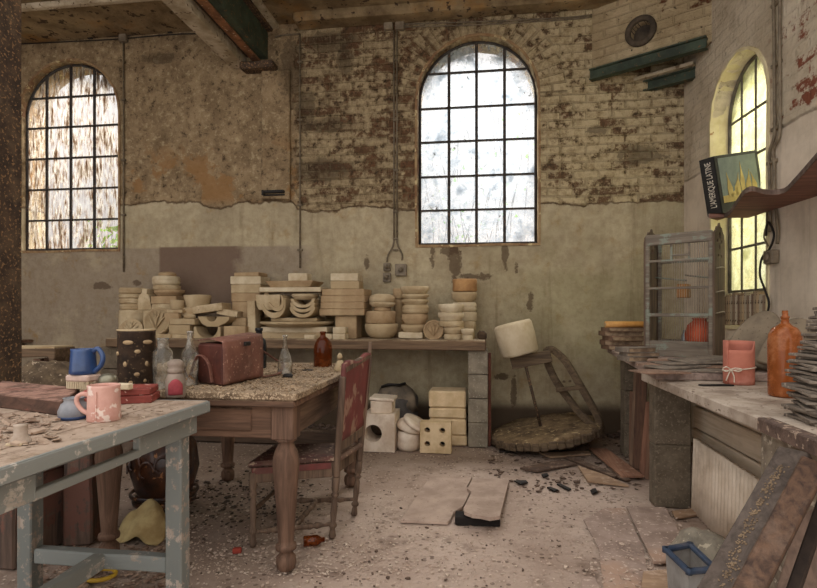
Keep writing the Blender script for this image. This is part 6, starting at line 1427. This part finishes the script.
conduit('twin conduit running along the wall above the centre window', [[(404, 24), (470, 22), (560, 18), (592, 15)], [(404, 27), (470, 25), (560, 20), (592, 17)]], [(422, 25), (460, 23), (500, 22), (540, 20)], .007)
conduit('single conduit running down the wall left of the centre bay', [[(300, 34), (300, 268)], [(300, 34), (285, 35), (275, 37)]], [(300, 62), (300, 120), (300, 205), (300, 250)], .008)
conduit('thin conduit running down beside the left window from a junction box', [[(123.5, 42), (123.5, 272)]], [(123.5, 100), (123.5, 160), (123.5, 215)], .008, [(123.5, 37.5, 8, 9)])
conduit('upper drooping cable across the wall above the left window', [[(20, 33), (60, 36), (118, 36), (170, 30), (236, 27)], [(20, 44), (60, 42), (119, 39), (180, 34), (240, 34)]], [(60, 38), (90, 38), (170, 32)], .006, mat=DARKIRON)
def switch(label, x, y, w_, h_, two=False):
    q = wp(x, y, .02); s = dep(q) / F; t = thing('light_switch', label, 'switch', q)
    fin(MB().box(q, (w_ * s, .04, h_ * s), bev=.006), 'plate', BAKELITE, t)
    m = MB().lathe([(0, 0), (.026, 0), (.024, .014), (.014, .018), (.012, .03), (0, .032)], c=q + Vector((0, -.02, 0)), rot=(PI / 2, 0, 0), seg=20); fin(m, 'knob', BAKELITE, t)
switch('upper small square switch of the stacked pair by the twin conduit', 387, 267, 7, 8); switch('lower small square switch of the stacked pair by the twin conduit', 387, 277.5, 8, 9); switch('larger round faced switch right of the stacked pair', 401, 270, 11.5, 12)
q = wp(274, 192, .05); t = thing('iron_bracket', 'short black iron bracket on the wall below the ceiling girder', 'bracket', q)
fin(MB().box(q, (.22, .08, .025), bev=.004).box(q + Vector((0, 0, -.03)), (.22, .03, .012), bev=.003), 'rail', DARKIRON, t); fin(MB().box(q + Vector((-.10, 0, -.012)), (.02, .1, .05), bev=.003), 'end_plate', DARKIRON, t)
# right wall cables
def rp_(px, py, off=-.02): return at_rw(px, py, off)
t = thing('wall_conduit', 'pair of conduits running down the right wall beside the window', 'conduit', rp_(775, 100))
fin(MB().tube(smooth([rp_(773, -12), rp_(774, 40), rp_(774.5, 100), rp_(774.5, 134), rp_(770, 150), rp_(769, 162), rp_(770, 200), rp_(770, 232)], 4), .010, 8), 'pipe', CONDUIT, t)
fin(MB().tube(smooth([rp_(780, -12), rp_(779.5, 40), rp_(780, 100), rp_(779.5, 134), rp_(773, 150), rp_(774, 162), rp_(775, 200), rp_(778, 230), rp_(777, 244)], 4), .010, 8), 'pipe', CONDUIT, t)
for y in (3, 64, 128, 162): m = MB().box((0, 0, 0), (.022, .10, .025), bev=.004); m.b.transform(Matrix.Translation(rp_(776.5 if y < 140 else 772, y, -.012)) @ euler((0, 0, RWR + PI / 2))); fin(m, 'clip', CONDUIT, t)
t = thing('junction_box', 'pale round edged junction box on the right wall under the shelf', 'junction box', rp_(771, 257, -.03), RWR)
MB().box((0, 0, 0), (.10, .05, .09), bev=.012, seg=2).build('body', BAKELITE, t); MB().lathe([(0, 0), (.03, 0), (.028, .012), (0, .016)], rot=(PI / 2, 0, 0), c=(0, -.025, 0), seg=20).build('cover', BAKELITE, t)
tag(MB().tube(smooth([rp_(766, 236, -.03), rp_(768, 222, -.04), rp_(774, 234, -.05), rp_(770, 248, -.05), rp_(762, 258, -.04), rp_(760, 275, -.03), rp_(765, 290, -.03), rp_(769, 304, -.03), rp_(765, 318, -.03), rp_(756, 330, -.04)], 6), .007, 8).build('black_cable', DARKIRON), 'black cable hanging from the junction box down the right wall', 'cable')
tag(MB().tube(smooth([rp_(766, 205, -.02), rp_(767, 222, -.02), rp_(764, 236, -.02), rp_(768, 246, -.02)], 6), .006, 8).build('grey_cable', CONDUIT), 'short grey cable looping above the junction box', 'cable')

# ------------------------------------------------------------------ outside the windows
LEAF = NT('backlit_leaf')
lc = LEAF.mix(LEAF.noise(6, 3), L(150, 190, 70), L(96, 150, 48))
_d = LEAF.new('BsdfDiffuse', Color=lc); _t = LEAF.new('BsdfTranslucent', Color=lc); _m = LEAF.new('MixShader'); LEAF.put(_m.inputs[0], .5)
LEAF.l.new(_d.outputs[0], _m.inputs[1]); LEAF.l.new(_t.outputs[0], _m.inputs[2]); LEAF.l.new(_m.outputs[0], LEAF.out.inputs[0]); LEAF = LEAF.m
def shrub(name, label, base, stems, n_leaf, spread, size, h, rz=0.0):
    t = thing(name, label, 'shrub', base, rz)
    sm = MB(); lf = MB()
    for k in range(stems):
        x0 = R(-spread, spread); p = Vector((x0, R(-.1, .1), 0)); pts = [p.copy()]
        for j in range(7): p = p + Vector((R(-.14, .14), R(-.05, .05), h / 7 * R(.7, 1.1))); pts.append(p.copy())
        sp = smooth(pts, 3); sm.tube(sp, [.009 - .007 * i / len(sp) for i in range(len(sp))], 5)
        for j in range(n_leaf):
            q = random.choice(sp[4:]) + Vector((R(-.14, .14), R(-.08, .08), R(-.1, .1))); s_ = R(*size)
            lf.prism([(-s_ * .5, 0), (-s_ * .2, s_ * .5), (0, s_), (s_ * .3, s_ * .55), (s_ * .5, .0), (0, -s_ * .3)], .001, Matrix.Translation(q) @ euler((R(-1.2, 1.2) + PI / 2, R(-1, 1), R(0, 6))))
    sm.build('stem', DARKIRON, t); lf.build('foliage', LEAF, t); return t
shrub('ivy_shrub', 'green climbing plant seen through the centre window', (wx(482), 6.05, 0), 22, 9, .55, (.02, .05), 3.9)
shrub('leafy_shrub', 'leafy green shrub outside behind the left window', (wx(72), 6.1, 0), 12, 60, .6, (.04, .10), 2.3)
pr = rw(1.0, 1.1, 0); shrub('hedge_shrub', 'yellow green hedge outside the right window', pr, 12, 70, .5, (.04, .09), 3.2, RWR)
struct(MB().box((-1.5, 8.2, -.06), (16, 6.0, .1), bev=0).build('ground', simple('garden_soil', L(120, 116, 84), L(96, 90, 66), 3)))

struct(MB().box((-6.3, 2.6, 2.0), (.2, 5.5, 4.1), bev=0).build('wall_left', simple('bare_left_wall', L(150, 130, 102), L(112, 96, 74), 4, bump=.7, bdist=.02)))
fa, fb2 = at_y(118, 440, 4.46), at_y(345, 440, 4.46)
tag(MB().box(((fa.x + fb2.x) / 2, 4.49, .062), (fb2.x - fa.x, .10, .12), bev=.008, jit=.004, sub=6).build('floor_timber', wood('dark_timber', L(88, 70, 56), L(58, 47, 39), 0, dust=L(140, 120, 100), dust_amt=.4)), 'long dark timber lying on the floor along the back bench', 'timber')
# ------------------------------------------------------------------ light
w = bpy.data.worlds.new('sky'); SC.world = w; w.use_nodes = True
nt = w.node_tree; nt.nodes.clear()
wo = nt.nodes.new('ShaderNodeOutputWorld'); bg = nt.nodes.new('ShaderNodeBackground'); bg.inputs[0].default_value = (1.0, .965, .945, 1); bg.inputs[1].default_value = .72
nt.links.new(bg.outputs[0], wo.inputs[0])
# overcast sky: brighter overhead than at the horizon, dimmed beyond the windows, with even fill added through the unwalled camera side
tcw = nt.nodes.new('ShaderNodeTexCoord'); sx = nt.nodes.new('ShaderNodeSeparateXYZ'); nt.links.new(tcw.outputs['Generated'], sx.inputs[0])
def mr(src, a, b, c, d):
    n = nt.nodes.new('ShaderNodeMapRange'); n.interpolation_type = 'SMOOTHSTEP'; nt.links.new(src, n.inputs[0])
    for i, v in enumerate((a, b, c, d)): n.inputs[i + 1].default_value = v
    return n.outputs[0]
el = mr(sx.outputs[2], .1, 1.0, .31, 1.25); bk_ = mr(sx.outputs[1], -.3, .3, 0, 1)
mx = nt.nodes.new('ShaderNodeMix'); nt.links.new(bk_, mx.inputs[0]); mx.inputs[2].default_value = .72; nt.links.new(el, mx.inputs[3])
nt.links.new(mx.outputs[0], bg.inputs[1])
def sky_light(name, loc, target, size, power, col=(1, .97, .93)):
    # daylight from the open sky outside a window
    d = bpy.data.lights.new(name, 'AREA'); d.shape = 'RECTANGLE'; d.size = size[0]; d.size_y = size[1]; d.energy = power; d.color = col
    o = bpy.data.objects.new(name, d); COL.objects.link(o); o.location = loc
    o.rotation_euler = (Vector(target) - Vector(loc)).to_track_quat('-Z', 'Y').to_euler()
sky_light('sky_light_centre', (.3, 7.4, 5.8), (-.1, 3.0, .3), (2.6, 1.8), 430)
sky_light('sky_light_left', (-4.4, 7.4, 5.6), (-2.4, 3.2, .3), (2.2, 1.8), 340)
sky_light('sky_light_right', (4.6, 4.9, 4.6), (0.2, 3.0, .5), (1.8, 1.8), 420, (1, .98, .86))
SC.view_settings.view_transform = 'Standard'; SC.view_settings.look = 'None'; SC.view_settings.gamma = 1; SC.view_settings.use_curve_mapping = False
SC.view_settings.exposure = 1.27
